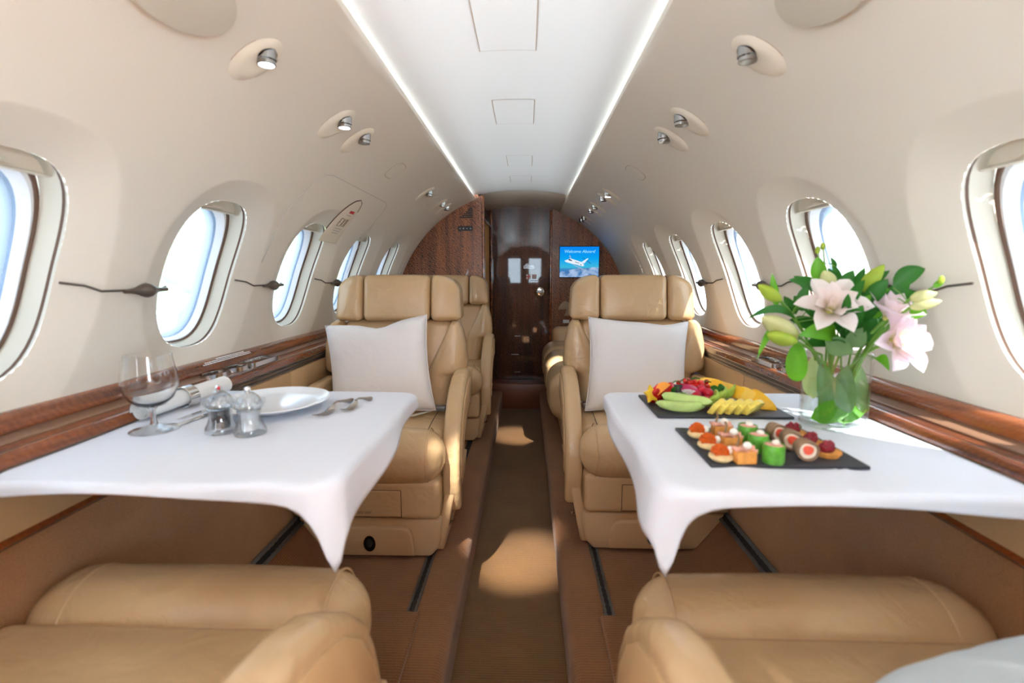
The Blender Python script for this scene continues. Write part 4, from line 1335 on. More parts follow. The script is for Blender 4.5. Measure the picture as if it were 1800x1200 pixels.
leaf_mat('petal_pink', rgb(250, 240, 244), 0.35)
for _n in ('petal', 'petal_pink'):
    _m = MATS[_n]; N, L = _m.node_tree.nodes, _m.node_tree.links
    tc = N.new('ShaderNodeTexCoord'); ln_ = N.new('ShaderNodeVectorMath'); ln_.operation = 'LENGTH'
    L.new(tc.outputs['Object'], ln_.inputs[0])
    cr = N.new('ShaderNodeValToRGB'); mr = N.new('ShaderNodeMapRange'); mr.inputs['From Max'].default_value = 0.08
    L.new(ln_.outputs['Value'], mr.inputs['Value']); L.new(mr.outputs[0], cr.inputs[0])
    e = cr.color_ramp.elements
    e[0].position = 0.05; e[0].color = (*rgb(214, 214, 130), 1)
    e[1].position = 0.95; e[1].color = (*(rgb(250, 244, 242) if _n == 'petal' else rgb(250, 238, 246)), 1)
    q = e.new(0.30); q.color = (*rgb(248, 232, 222), 1)
    q = e.new(0.6); q.color = (*(rgb(246, 232, 230) if _n == 'petal' else rgb(246, 224, 236)), 1)
    L.new(cr.outputs[0], N['Principled BSDF'].inputs['Base Color'])
leaf_mat('throat', rgb(226, 220, 130), 0.2)

m_ = mat('dragon_flesh', rgb(214, 206, 204), 0.4)
N, L = m_.node_tree.nodes, m_.node_tree.links
tc = N.new('ShaderNodeTexCoord'); vo = N.new('ShaderNodeTexVoronoi'); vo.inputs['Scale'].default_value = 330
L.new(tc.outputs['Object'], vo.inputs['Vector'])
cr = N.new('ShaderNodeValToRGB'); cr.color_ramp.interpolation = 'CONSTANT'
cr.color_ramp.elements[0].color = (0.01, 0.01, 0.01, 1); cr.color_ramp.elements[1].position = 0.28; cr.color_ramp.elements[1].color = (*rgb(218, 210, 208), 1)
L.new(vo.outputs['Distance'], cr.inputs[0]); L.new(cr.outputs[0], N['Principled BSDF'].inputs['Base Color'])

ZC_ = ZT + 0.0015                                        # resting height on the cloth

# ------------------------------------------------------------------ left table
g = thing('wine_glass', 'clear stemmed glass on the left table beside the rolled napkin', 'glass', (-0.724, 0.945, ZC_))
g.scale = (0.95, 0.95, 0.97)
m = MB(); m.lathe([(0.0, 0.0), (0.046, 0.0), (0.0465, 0.0015), (0.040, 0.004), (0.018, 0.008), (0.008, 0.013)], 32); m.obj('foot', 'clear_foot', g)
m = MB(); m.lathe([(0.008, 0.013), (0.0058, 0.022), (0.0052, 0.034), (0.0065, 0.044), (0.010, 0.050)], 20, cap=False); m.obj('stem', 'crystal', g)
m = MB(); m.lathe([(0.0, 0.0495), (0.010, 0.050), (0.026, 0.056), (0.041, 0.069), (0.0505, 0.090), (0.0525, 0.105), (0.050, 0.125), (0.0455, 0.150), (0.0442, 0.163),
                   (0.0434, 0.1632), (0.0446, 0.150), (0.049, 0.125), (0.0514, 0.105), (0.0494, 0.091), (0.040, 0.072), (0.024, 0.059), (0.0, 0.0545)], 40); m.obj('bowl', 'crystal', g)

# rolled napkin with its ring
a, b = Vector((-0.795, 0.995, ZC_ + 0.024)), Vector((-0.762, 1.245, ZC_ + 0.027))
ax = (b - a).normalized(); e1 = ax.cross(Vector((0, 0, 1))).normalized(); e2 = e1.cross(ax)
nap = thing('rolled_napkin', 'white napkin rolled up through a metal ring on the left table', 'napkin', tuple(a - Vector((0, 0, 0.024))))
m = MB()
def sp(u, v):
    th = 2 * pi * 2.6 * u
    r = 0.0225 * (0.25 + 0.75 * u) * (1 + 0.12 * abs(v - 0.45) * 2)
    p = a + ax * (b - a).length * v + e1 * r * cos(th) + e2 * r * sin(th)
    return tuple(p - nap.location)
m.grid(sp, 90, 10); o = m.obj('roll', 'napkin', nap, smooth=80, recalc=False)
rg = thing('napkin_ring', 'polished metal ring around the rolled napkin', 'napkin ring', tuple(a + ax * 0.125 - Vector((0, 0, 0.024))))
m = MB()
c0 = a + ax * 0.125 - rg.location
prof = [(0.0245, -0.014), (0.0262, -0.0135), (0.0262, 0.0135), (0.0245, 0.014)]
vs = []
for i in range(36):
    for r, h in prof:
        vs.append(tuple(c0 + ax * h + (e1 * cos(2 * pi * i / 36) + e2 * sin(2 * pi * i / 36)) * (r + 0.0005)))
m.add(vs, [(i * 4 + j, ((i + 1) % 36) * 4 + j, ((i + 1) % 36) * 4 + (j + 1) % 4, i * 4 + (j + 1) % 4) for i in range(36) for j in range(4)])
m.obj('band', 'chrome', rg)

def knife(label, p, ang, ln):
    t = thing('table_knife', label, 'knife', (p[0], p[1], ZC_ + 0.001), (0, 0, ang), group='knives beside the napkin')
    m = MB(); m.prism([(-0.004, 0.0), (-0.007, ln * 0.15), (-0.008, ln * 0.35), (-0.007, ln * 0.52), (0.005, ln * 0.52), (0.006, ln * 0.3), (0.004, ln * 0.06)], 0, 0.0016, 'xyz'); m.obj('blade', 'chrome', t)
    m = MB(); m.tube([(0, ln * 0.51, 0.003), (0, ln * 0.6, 0.0035), (0, ln * 0.85, 0.004), (0, ln, 0.0035)], [0.0035, 0.004, 0.0052, 0.0045], 8); m.warp(lambda x, y, z: (x * 1.3, y, z * 0.9 + 0.0006)); m.obj('handle', 'steel', t)
knife('table knife nearest the pepper mill on the left table', (-0.700, 0.93), RAD(-8), 0.21)
knife('table knife tucked against the rolled napkin', (-0.722, 1.01), RAD(-9), 0.21)

pl = thing('dinner_plate', 'large white porcelain plate on the left table', 'plate', (-0.560, 1.112, ZC_))
pl.scale = (1.05, 1.05, 1.05)
m = MB(); m.lathe([(0.0, 0.003), (0.050, 0.003), (0.052, 0.0), (0.058, 0.0), (0.060, 0.005), (0.090, 0.011), (0.116, 0.0185), (0.1215, 0.0205), (0.1225, 0.0222), (0.121, 0.0232), (0.116, 0.0218), (0.105, 0.0172), (0.096, 0.0135), (0.088, 0.0120), (0.0, 0.0115)], 64); m.obj('dish', 'porcelain', pl)

def fork(label, p, ang, ln):
    """tines first, pointing to -y"""
    t = thing('dessert_fork', label, 'fork', (p[0], p[1], ZC_ + 0.0005), (0, 0, ang), group='forks on the left table')
    w = 0.010
    for k in range(4):
        x = -0.0096 + 0.0064 * k
        m = MB(); m.tube([(x * 0.95, 0.0, 0.010), (x, ln * 0.07, 0.0058), (x, ln * 0.19, 0.002), (x * 0.9, ln * 0.33, 0.0018)], [0.0010, 0.0015, 0.0017, 0.0019], 6); m.obj('tine', 'steel', t)
    def hd(u, v):
        s = u
        y = ln * (0.31 + 0.16 * s)
        ww = (0.0112 * (1 - s ** 2.2) + 0.0028 * s)
        return (ww * (2 * v - 1), y, 0.0018 + 0.014 * s * s - 0.002 * (1 - (2 * v - 1) ** 2) * (1 - s))
    m = MB(); m.grid(hd, 8, 6); o = m.obj('head', 'steel', t, recalc=False)
    s = o.modifiers.new('thickness', 'SOLIDIFY'); s.thickness = 0.0014
    m = MB(); m.tube([(0, ln * 0.45, 0.0155), (0, ln * 0.55, 0.0175), (0, ln * 0.7, 0.0125), (0, ln * 0.82, 0.0075), (0, ln * 0.93, 0.0045), (0, ln, 0.0035)], [0.0025, 0.0024, 0.003, 0.0044, 0.0056, 0.004], 8); m.obj('handle', 'satin_metal', t)
fork('small fork nearest the plate on the left table', (-0.421, 1.027), RAD(-9), 0.16)
fork('small fork nearest the cloth edge on the left table', (-0.381, 1.075), RAD(-12), 0.13)

def mill(label, p, core, pepper):
    t = thing('pepper_mill' if pepper else 'salt_mill', label, 'mill', (p[0], p[1], ZC_))
    t.scale = (1.08, 1.08, 1.18)
    m = MB(); m.lathe([(0.0, 0.0), (0.0275, 0.0), (0.0285, 0.004), (0.027, 0.010), (0.022, 0.019), (0.0195, 0.030), (0.0205, 0.042), (0.0165, 0.0425), (0.0160, 0.008), (0.0, 0.008)], 32); m.obj('body', 'acrylic', t)
    m = MB(); m.lathe([(0.0, 0.0085), (0.0152, 0.0085), (0.0152, 0.040), (0.0, 0.040)], 20); m.obj('filling', core, t)
    m = MB(); m.lathe([(0.0, 0.0435), (0.020, 0.0435), (0.0245, 0.047), (0.024, 0.053), (0.018, 0.064), (0.010, 0.071), (0.0, 0.072)], 28); cr_ = m.obj('crown', 'acrylic', t)
    for k in range(9):
        q = MB(); q.ball((0.0235 * cos(2 * pi * k / 9), 0.0235 * sin(2 * pi * k / 9), 0.054), 0.0066, 10, 7); q.obj('crown_lobe', 'acrylic', cr_)
    m = MB(); m.lathe([(0.0, 0.071), (0.004, 0.071), (0.004, 0.074), (0.0062, 0.077), (0.0050, 0.081), (0.0, 0.0825)], 16); kb = m.obj('knob', 'chrome', t)
    if pepper:
        q = MB(); q.ball((0.004, -0.005, 0.078), 0.0032, 8, 6); q.obj('red_dot', 'print_red', kb)
mill('clear acrylic mill filled with dark peppercorns on the left table', (-0.578, 0.938), 'peppercorn', True)
mill('clear acrylic mill filled with white salt on the left table', (-0.512, 0.928), 'salt', False)

# ------------------------------------------------------------------ right table: slates
for lab, x0, x1, y0, y1 in (('dark slate board carrying the sliced fruit', 0.340, 0.640, 1.058, 1.252), ('dark slate board carrying the rows of canapes', 0.352, 0.611, 0.776, 0.974)):
    m = MB(); m.box(x0, x1, y0, y1, 0, 0.006); o = m.obj('slate_board', 'slate', bevel=0.0012, segs=2); o.location = (0, 0, ZC_)
    tag(o, lab, 'board', group='slate serving boards')
ZS = ZC_ + 0.0062

def simple(name, mb, m, label, cat, group, loc, rot=(0, 0, 0), **kw):
    o = mb.obj(name, m, **kw)
    o.location = loc; o.rotation_euler = rot
    return tag(o, label, cat, group)

def crescent(ln, h, t, bend, n=14, k=10, sharp=0.5):
    """curved fruit wedge lying along x; rind outside, thin ends"""
    m = MB()
    def f(u, v):
        s = 2 * u - 1
        x = ln / 2 * s
        e = (1 - abs(s) ** 3) ** 0.5 if abs(s) < 1 else 0
        a = 2 * pi * v
        cy, cz = cos(a), sin(a)
        yy = t / 2 * e * (abs(cy) ** 0.7) * (1 if cy > 0 else -1)
        zz = h / 2 * e * (abs(cz) ** 0.7) * (1 if cz > 0 else -1)
        return (x, yy + bend * s * s, zz)
    m.grid(f, n, k, closev=True)
    return m
def chunk(poly, t, bevel=0.002):
    m = MB(); m.prism(poly, -t / 2, t / 2, 'xzy'); return m

FG = 'cut fruit on the slate'
# honeydew slices
simple('melon_slice', crescent(0.118, 0.024, 0.022, 0.022), 'melon', 'pale green melon slice at the front of the fruit slate', 'fruit', FG, (0.405, 1.090, ZS + 0.012), (RAD(8), 0, RAD(-4)))
simple('melon_slice', crescent(0.112, 0.026, 0.022, -0.030), 'melon', 'pale green melon slice lying over the front one', 'fruit', FG, (0.417, 1.118, ZS + 0.022), (RAD(-20), RAD(5), RAD(-12)))
# pineapple
for k, nm in enumerate(('first', 'second', 'third', 'fourth', 'fifth')):
    c = chunk([(-0.022, 0.0), (0.022, 0.0), (0.030, 0.022), (0.010, 0.034), (-0.018, 0.030)], 0.0125)
    o = simple('pineapple_slice', c, 'pineapple', 'pineapple slice, %s from the left on the fruit slate' % nm, 'fruit', FG, (0.476 + 0.0195 * k, 1.092 - 0.002 * k, ZS + 0.003), (RAD(34), RAD(-14), RAD(38 - 3 * k)), bevel=0.002)
# green kiwi slices
for k, nm in enumerate(('front', 'middle', 'rear')):
    simple('kiwi_slice', crescent(0.070, 0.026, 0.010, 0.016), 'kiwi_green', 'curved green kiwi slice, %s one of three' % nm, 'fruit', FG, (0.487 + 0.022 * k, 1.118 + 0.014 * k, ZS + 0.022 + 0.004 * k), (RAD(20), RAD(-16), RAD(48 - 12 * k)))
# mango fan
for k in range(6):
    nm = ('first', 'second', 'third', 'fourth', 'fifth', 'sixth')[k]
    simple('mango_slice', crescent(0.080, 0.032, 0.0060, 0.014), 'mango' if k % 2 else 'mango_pale', 'yellow mango slice, %s from the left in the fan' % nm, 'fruit', FG, (0.514 + 0.017 * k, 1.212 - 0.017 * k, ZS + 0.038 - 0.0040 * k), (RAD(-30), RAD(8 + 5 * k), RAD(-18 - 7 * k)))
# raspberries
rb = MB(); rb.ball((0, 0, 0), (0.0115, 0.0115, 0.0125), 18, 14)
rb.warp(lambda x, y, z: tuple(Vector((x, y, z)) * (1 + 0.09 * sin(math.atan2(y, x) * 8 + (int((z + 0.02) / 0.0045) % 2) * pi) * cos(z / 0.0125 * 1.4) + 0.05 * sin(z * 1400))))
rme = rb.mesh('raspberry', 'raspberry', smooth=80)
for (x, y, z), nm in zip(((0.452, 1.140, 0.024), (0.466, 1.118, 0.020), (0.482, 1.150, 0.030), (0.472, 1.168, 0.034)), ('left', 'front', 'right', 'rear')):
    o = link('raspberry', rme, None, (x, y, ZS + z)); o.rotation_euler = (x * 30, y * 20, 0)
    tag(o, 'red raspberry, %s one of the little pile' % nm, 'berry', 'raspberries on the fruit slate')
# dragon fruit wedge
d = thing('dragon_fruit', 'dragon fruit wedge with black-seeded white flesh', 'fruit', (0.440, 1.166, ZS + 0.012), (RAD(12), RAD(18), RAD(-6)), FG)
arcp = [(0.034 * cos(RAD(a)), 0.030 * sin(RAD(a))) for a in range(0, 181, 15)]
m = MB(); m.prism(arcp, -0.012, 0.010, 'xzy'); m.obj('flesh', 'dragon_flesh', d)
m = MB(); o2 = [(p[0] * 1.09, p[1] * 1.10) for p in arcp]
m.prism(arcp + o2[::-1], -0.011, 0.011, 'xzy'); m.obj('skin', 'dragon_skin', d)
# papaya / strawberry wedges, star fruit, orange
simple('strawberry_half', crescent(0.052, 0.040, 0.024, 0.010), 'papaya', 'glossy red fruit half at the left end of the slate', 'fruit', FG, (0.366, 1.170, ZS + 0.022), (RAD(10), RAD(-30), RAD(30)))
simple('strawberry_half', crescent(0.056, 0.036, 0.024, 0.010), 'papaya', 'glossy red fruit half beside the mint sprig', 'fruit', FG, (0.394, 1.180, ZS + 0.026), (RAD(6), RAD(-24), RAD(16)))
m = MB(); st = []
for k in range(10):
    r = 0.024 if k % 2 == 0 else 0.013
    st.append((r * cos(2 * pi * k / 10 + 0.3), r * sin(2 * pi * k / 10 + 0.3)))
m.prism(st, -0.004, 0.004, 'xzy'); simple('star_fruit_slice', m, 'star_yellow', 'yellow star fruit slice at the left end of the slate', 'fruit', FG, (0.349, 1.158, ZS + 0.024), (RAD(-18), 0, RAD(30)), bevel=0.002)
m = MB(); m.prism([(0.020 * cos(RAD(a)), 0.020 * sin(RAD(a))) for a in range(0, 181, 15)], -0.002, 0.002, 'xzy')
simple('orange_slice', m, 'orange_slice', 'thin orange slice leaning on the red fruit', 'fruit', FG, (0.380, 1.160, ZS + 0.034), (RAD(-20), RAD(-38), RAD(12)))
m = MB(); m.box(-0.008, 0.008, -0.007, 0.007, 0, 0.018); simple('chocolate_piece', m, 'chocolate', 'small dark cube beside the dragon fruit', 'chocolate', None, (0.414, 1.158, ZS + 0.030), (RAD(-10), 0, RAD(10)), bevel=0.001)
# red berry clusters along the top
bm_ = MB(); bm_.ball((0, 0, 0), 0.0062, 10, 8); bme = bm_.mesh('berry', 'currant', smooth=80)
rn = random.Random(4)
for k, (x, y, z) in enumerate(((0.420, 1.205, 0.040), (0.446, 1.216, 0.044), (0.470, 1.212, 0.048), (0.494, 1.200, 0.042))):
    t = thing('currant_cluster', 'cluster of small red berries, %s from the left behind the dragon fruit' % ('first', 'second', 'third', 'fourth')[k], 'berries', (x, y, ZS + z - 0.01), group='red berry clusters')
    for j in range(7):
        link('berry', bme, t, (rn.uniform(-0.012, 0.012), rn.uniform(-0.010, 0.010), rn.uniform(0.0, 0.014)))
    m = MB(); m.tube([(-0.012, -0.006, 0.012), (0, -0.004, 0.018), (0.012, -0.002, 0.014)], 0.0016, 6); m.obj('sprig', 'leaf_dark', t)
    m = MB(); m.puff(-0.016, 0.016, -0.012, 0.012, -0.034, 0.004, 0.008, n=3, m=2); m.obj('fruit_bed', 'papaya', t)

def leaf_mesh(base, tip, width, sag, m, up=Vector((0, 0, 1)), nu=8, curl=0.25, lift=None):
    base, tip = Vector(base), Vector(tip)
    ax_ = tip - base
    ln = ax_.length
    axn = ax_ / ln
    view = Vector((-0.62, -1.0, 0.15)).normalized() if lift is None else lift
    sd = axn.cross(view)
    if sd.length < 0.1:
        sd = axn.cross(up)
    sd = sd.normalized()
    nr = sd.cross(axn).normalized()
    q = MB()
    def f(u, v):
        w = width / 2 * (sin(pi * min(1, u ** 0.75)) ** 0.8) if 0 < u < 1 else 0
        c = 2 * v - 1
        p = base + ax_ * u + Vector((0, 0, 1)) * (4 * sag * u * (1 - u)) + sd * w * c + nr * (curl * w * c * c + 0.10 * ln * sin(pi * u) * 0.5)
        return tuple(p)
    q.grid(f, nu, 4)
    return q
for k, (b_, t_) in enumerate((((0.402, 1.165, 0.020), (0.412, 1.150, 0.045)), ((0.405, 1.150, 0.018), (0.438, 1.138, 0.022)), ((0.498, 1.178, 0.040), (0.520, 1.160, 0.020)), ((0.375, 1.140, 0.014), (0.390, 1.150, 0.030)), ((0.505, 1.150, 0.036), (0.524, 1.158, 0.044)))):
    q = leaf_mesh((b_[0], b_[1], ZS + b_[2]), (t_[0], t_[1], ZS + t_[2]), 0.017, 0.004, 'leaf_bright')
    o = q.obj('mint_leaf', 'leaf_bright' if k % 2 else 'leaf_dark', recalc=False, smooth=80)
    tag(o, 'green mint leaf %s' % ('standing beside the dark cube', 'lying on the rear melon slice', 'below the mango fan', 'under the red fruit half', 'above the kiwi slices')[k], 'leaf', 'mint leaves on the fruit')

# ------------------------------------------------------------------ canapes in five rows of three
row = ('rear', 'middle', 'front')
pos = {'blini': [(0.379, 0.916), (0.377, 0.855), (0.376, 0.798)], 'toast': [(0.426, 0.925), (0.418, 0.862), (0.410, 0.790)], 'roll': [(0.462, 0.893), (0.458, 0.842), (0.459, 0.790)],
       'wrap': [(0.514, 0.890), (0.520, 0.850), (0.518, 0.800)], 'tart': [(0.566, 0.925), (0.566, 0.868), (0.568, 0.822)]}
def place(t, p, rz=0.0):
    t.location = (p[0], p[1], ZS); t.rotation_euler = (0, 0, rz)
rn = random.Random(11)
src = {}
def canape(kind, label, builder, k, group):
    p = pos[kind][k]
    if kind not in src:
        t = thing('canape', label, 'canape', (0, 0, 0), group=group)
        builder(t); src[kind] = t
    else:
        t = copy_tree(src[kind]); t['label'] = label
    place(t, p, rn.uniform(-0.35, 0.35))
def b_blini(t):
    m = MB(); m.lathe([(0.0, 0.0), (0.015, 0.0), (0.0200, 0.005), (0.0195, 0.009), (0.014, 0.012), (0.0, 0.0125)], 24); m.obj('pancake', 'blini', t)
    m = MB(); r2 = random.Random(5)
    for k in range(46):
        a_, c_ = r2.uniform(0, 6.28), r2.uniform(0.0, 1.0)
        q_ = sqrt(1 - c_ * c_)
        m.ball((-0.003 + 0.0125 * q_ * cos(a_), 0.0118 * q_ * sin(a_), 0.0125 + 0.013 * c_), r2.uniform(0.0026, 0.0042), 7, 5)
    m.ball((-0.003, 0, 0.014), (0.0115, 0.011, 0.0115), 12, 8)
    o = m.obj('salmon_roe', 'roe', t, smooth=80, weld=False); o['kind'] = 'stuff'
    m = MB(); m.ball((0.0125, -0.004, 0.017), (0.006, 0.006, 0.007), 10, 8); m.obj('cream_dab', 'cream_dot', t)
def b_toast(t):
    m = MB(); m.box(-0.0165, 0.0165, -0.0135, 0.0135, 0, 0.021); m.obj('toast_block', 'toast', t, bevel=0.002)
    m = MB(); m.grid(lambda u, v: (0.018 * (2 * u - 1), 0.012 * (2 * v - 1), 0.022 + 0.004 * sin(6 * u + 3 * v) + 0.003 * sin(14 * v)), 12, 8); o = m.obj('meat_slice', 'ham', t, recalc=False); o.modifiers.new('thickness', 'SOLIDIFY').thickness = 0.003
    m = MB(); m.ball((0.004, -0.002, 0.029), (0.0075, 0.007, 0.0065), 12, 8); m.obj('cream_dab', 'cream_dot', t)
    m = MB(); m.tube([(-0.008, 0.008, 0.024), (-0.004, 0.010, 0.036), (-0.007, 0.011, 0.044)], [0.003, 0.0018, 0.0022], 6); m.obj('caper_stalk', 'stalk', t)
def b_roll(t):
    m = MB(); m.lathe([(0.0, 0.0), (0.0165, 0.0), (0.0175, 0.003), (0.0172, 0.030), (0.0162, 0.032), (0.0150, 0.031)], 24, cap=False); m.obj('cucumber_wrap', 'cucumber', t)
    m = MB(); m.lathe([(0.0, 0.033), (0.008, 0.0325), (0.0150, 0.030), (0.0150, 0.004), (0.0, 0.004)], 20); m.obj('filling', 'ham', t)
    m = MB(); m.ball((0.002, -0.002, 0.035), (0.007, 0.006, 0.0045), 10, 8); m.obj('cream_dab', 'cream_dot', t)
def b_wrap(t):
    def ring(r0, r1, y0, y1):
        q = MB(); q.lathe([(r0, y0), (r1, y0), (r1, y1), (r0, y1)], 24, cap=False); q.warp(lambda x, y, z: (x * (1 + 0.08 * sin(3 * math.atan2(y, x))), z + 0.0015 * sin(4 * math.atan2(y, x)), y * (1 + 0.06 * cos(2 * math.atan2(y, x) + 1)) + 0.0188)); return q
    ring(0.0135, 0.0180, -0.009, 0.010).obj('outer_wrap', 'aubergine', t)
    ring(0.0, 0.0136, -0.0078, 0.009).obj('soft_cheese', 'filling', t)
    q = MB(); q.prism([(0.0085 * cos(2 * pi * k / 9) * (1 + 0.15 * sin(k * 2.3)), 0.0205 + 0.0080 * sin(2 * pi * k / 9)) for k in range(9)], -0.0100, -0.005, 'xzy'); q.obj('salmon_core', 'salmon', t)
def b_tart(t):
    m = MB(); m.lathe([(0.0, 0.0), (0.017, 0.0), (0.0215, 0.007), (0.0215, 0.010), (0.018, 0.009), (0.0, 0.008)], 24); m.obj('crust', 'toast', t)
    m = MB(); m.ball((-0.004, -0.002, 0.016), (0.013, 0.008, 0.011), 14, 10); m.warp(lambda x, y, z: (x + 0.002 * sin(600 * z), y + 0.0015 * sin(700 * x), z + 0.003 * sin(500 * x + 400 * y))); m.obj('beet_topping', 'beet', t, smooth=80)
    m = MB(); m.ball((0.008, 0.003, 0.018), (0.006, 0.006, 0.007), 10, 8); m.obj('olive', 'olive', t)
for kind, fn, txt in (('blini', b_blini, 'salmon roe pancake canape'), ('toast', b_toast, 'toast cube canape with meat and cream'), ('roll', b_roll, 'green cucumber roll canape'), ('wrap', b_wrap, 'brown rolled canape with salmon core'), ('tart', b_tart, 'round tartlet canape with dark red topping')):
    for k in range(3):
        canape(kind, '%s, %s one of its row' % (txt, row[k]), fn, k, 'canapes on the slate')

# ------------------------------------------------------------------ vase and bouquet
VX, VY, VR, VH = 0.700, 1.025, 0.0625, 0.157
v = thing('vase', 'clear round glass vase holding the lilies on the right table', 'vase', (VX, VY, ZC_))
m = MB(); m.lathe([(0.0, 0.0), (VR - 0.003, 0.0), (VR, 0.003), (VR, VH - 0.001), (VR - 0.0012, VH), (VR - 0.0030, VH - 0.001), (VR - 0.0034, 0.014), (VR - 0.008, 0.0115), (0.0, 0.0115)], 48); m.obj('glass_wall', 'vase_glass', v)
m = MB(); m.lathe([(0.0, 0.012), (VR - 0.009, 0.012), (VR - 0.0038, 0.0145), (VR - 0.0038, 0.105), (VR - 0.0050, 0.104), (0.0, 0.104)], 40); m.obj('water', 'water', v)

SPRIGS = [
    ('broad_left', (0.652, 1.02, 1.061), [
        ((0.678, 1.0, 1.026), (0.567, 0.94, 1.035), 0.036, 0.012, 0),
        ((0.595, 0.99, 1.02), (0.579, 0.95, 0.943), 0.034, -0.022, 0),
        ((0.592, 1.0, 1.063), (0.476, 0.96, 1.064), 0.015, 0.020, 1),
        ((0.544, 0.97, 1.045), (0.497, 0.95, 0.986), 0.012, 0.016, 0),
    ]),
    ('upper_left', (0.563, 1.03, 1.108), [
        ((0.554, 1.0, 1.086), (0.539, 1.0, 1.155), 0.014, 0.000, 0),
        ((0.659, 1.04, 1.117), (0.583, 1.02, 1.141), 0.022, 0.008, 1),
        ((0.609, 1.02, 1.09), (0.623, 1.02, 1.131), 0.018, 0.000, 1),
        ((0.621, 1.05, 1.068), (0.592, 1.05, 1.107), 0.020, 0.000, 1),
        ((0.65, 1.06, 1.076), (0.629, 1.08, 1.106), 0.024, 0.000, 1),
    ]),
    ('upright_sprig', (0.649, 1.04, 1.202), [
        ((0.658, 1.04, 1.137), (0.65, 1.04, 1.19), 0.026, 0.000, 0),
        ((0.706, 1.06, 1.131), (0.679, 1.05, 1.167), 0.014, 0.000, 1),
        ((0.664, 1.08, 1.118), (0.62, 1.07, 1.149), 0.018, 0.004, 1),
        ((0.718, 1.06, 1.125), (0.739, 1.06, 1.161), 0.022, 0.000, 1),
    ]),
    ('tall_tip', (0.671, 1.06, 1.211), [
        ((0.721, 1.07, 1.137), (0.698, 1.07, 1.177), 0.012, 0.000, 1),
        ((0.709, 1.07, 1.167), (0.695, 1.07, 1.189), 0.008, 0.000, 1),
        ((0.756, 1.08, 1.118), (0.762, 1.06, 1.167), 0.018, 0.000, 1),
    ]),
    ('right_sprig', (0.803, 0.915, 1.142), [
        ((0.751, 0.96, 1.127), (0.792, 0.94, 1.163), 0.030, 0.008, 1),
        ((0.757, 0.98, 1.11), (0.783, 0.96, 1.133), 0.024, 0.000, 1),
        ((0.789, 0.95, 1.1), (0.765, 0.95, 1.127), 0.016, 0.000, 1),
        ((0.773, 0.94, 1.079), (0.789, 0.92, 1.079), 0.030, 0.006, 0),
        ((0.794, 0.92, 1.128), (0.81, 0.915, 1.144), 0.010, 0.000, 0),
    ]),
    ('centre_leaves', (0.793, 1.08, 1.106), [
        ((0.752, 1.06, 1.021), (0.823, 1.06, 1.125), 0.042, 0.000, 1),
        ((0.691, 1.0, 1.004), (0.759, 1.0, 1.063), 0.040, 0.006, 1),
        ((0.698, 0.985, 1.007), (0.712, 0.97, 1.049), 0.030, 0.000, 2),
        ((0.722, 1.02, 1.061), (0.75, 0.99, 1.081), 0.024, 0.000, 1),
        ((0.754, 0.99, 0.985), (0.761, 0.96, 0.963), 0.016, 0.010, 0),
        ((0.698, 1.03, 1.012), (0.611, 1.0, 1.004), 0.030, 0.010, 1),
        ((0.647, 0.985, 1.018), (0.695, 0.97, 0.998), 0.034, 0.000, 2),
    ]),
    ('vase_leaves', (0.722, 1.05, 1.01), [
        ((0.705, 1.0, 0.854), (0.648, 1.0, 0.969), 0.045, 0.000, 2),
        ((0.7, 1.01, 0.848), (0.706, 1.0, 0.969), 0.045, 0.000, 2),
        ((0.741, 1.02, 0.849), (0.745, 1.02, 0.966), 0.040, 0.000, 2),
        ((0.655, 1.02, 0.891), (0.645, 1.02, 0.983), 0.035, 0.000, 3),
        ((0.637, 0.995, 0.855), (0.726, 1.0, 0.879), 0.040, 0.004, 0),
        ((0.688, 1.0, 0.848), (0.775, 1.03, 0.88), 0.036, 0.004, 0),
    ]),
]

# more leaves packed round the middle of the bouquet
_r = random.Random(33)
extra = []
for _k in range(58):
    _a = _r.uniform(-3.3, 0.5); _rad = _r.uniform(0.015, 0.075)
    _b = (0.700 + _rad * cos(_a), 1.03 + _rad * 0.9 * sin(_a), _r.uniform(1.0, 1.11))
    _l = _r.uniform(0.028, 0.06)
    _t = (_b[0] + _l * 0.9 * cos(_a) + _r.uniform(-0.02, 0.02), _b[1] + _l * 0.7 * sin(_a), _b[2] + _r.uniform(0.0, 0.06))
    extra.append((_b, (min(_t[0], 0.79), _t[1], _t[2]), _r.uniform(0.012, 0.028), 0.006, _r.choice([0, 1, 1, 1])))
SPRIGS.append(('inner_leaves', (0.70, 1.03, 1.09), extra))
LM = ['leaf_bright', 'leaf_dark', 'leaf_pale', 'leaf_light']
base0 = Vector((VX, VY, ZC_ + 0.016))
rn = random.Random(21)
LAB = {'broad_left': 'broad bright leaves drooping over the left rim of the vase', 'upper_left': 'leafy stem with narrow leaves at the upper left of the bouquet', 'upright_sprig': 'upright leafy sprig at the top of the bouquet',
       'tall_tip': 'thin tall sprig with a bud tip at the top of the bouquet', 'right_sprig': 'leafy stem reaching to the right of the bouquet', 'centre_leaves': 'dark green leaves filling the middle of the bouquet', 'inner_leaves': 'short green leaves packed between the lilies', 'vase_leaves': 'pale leaves standing inside the glass vase'}
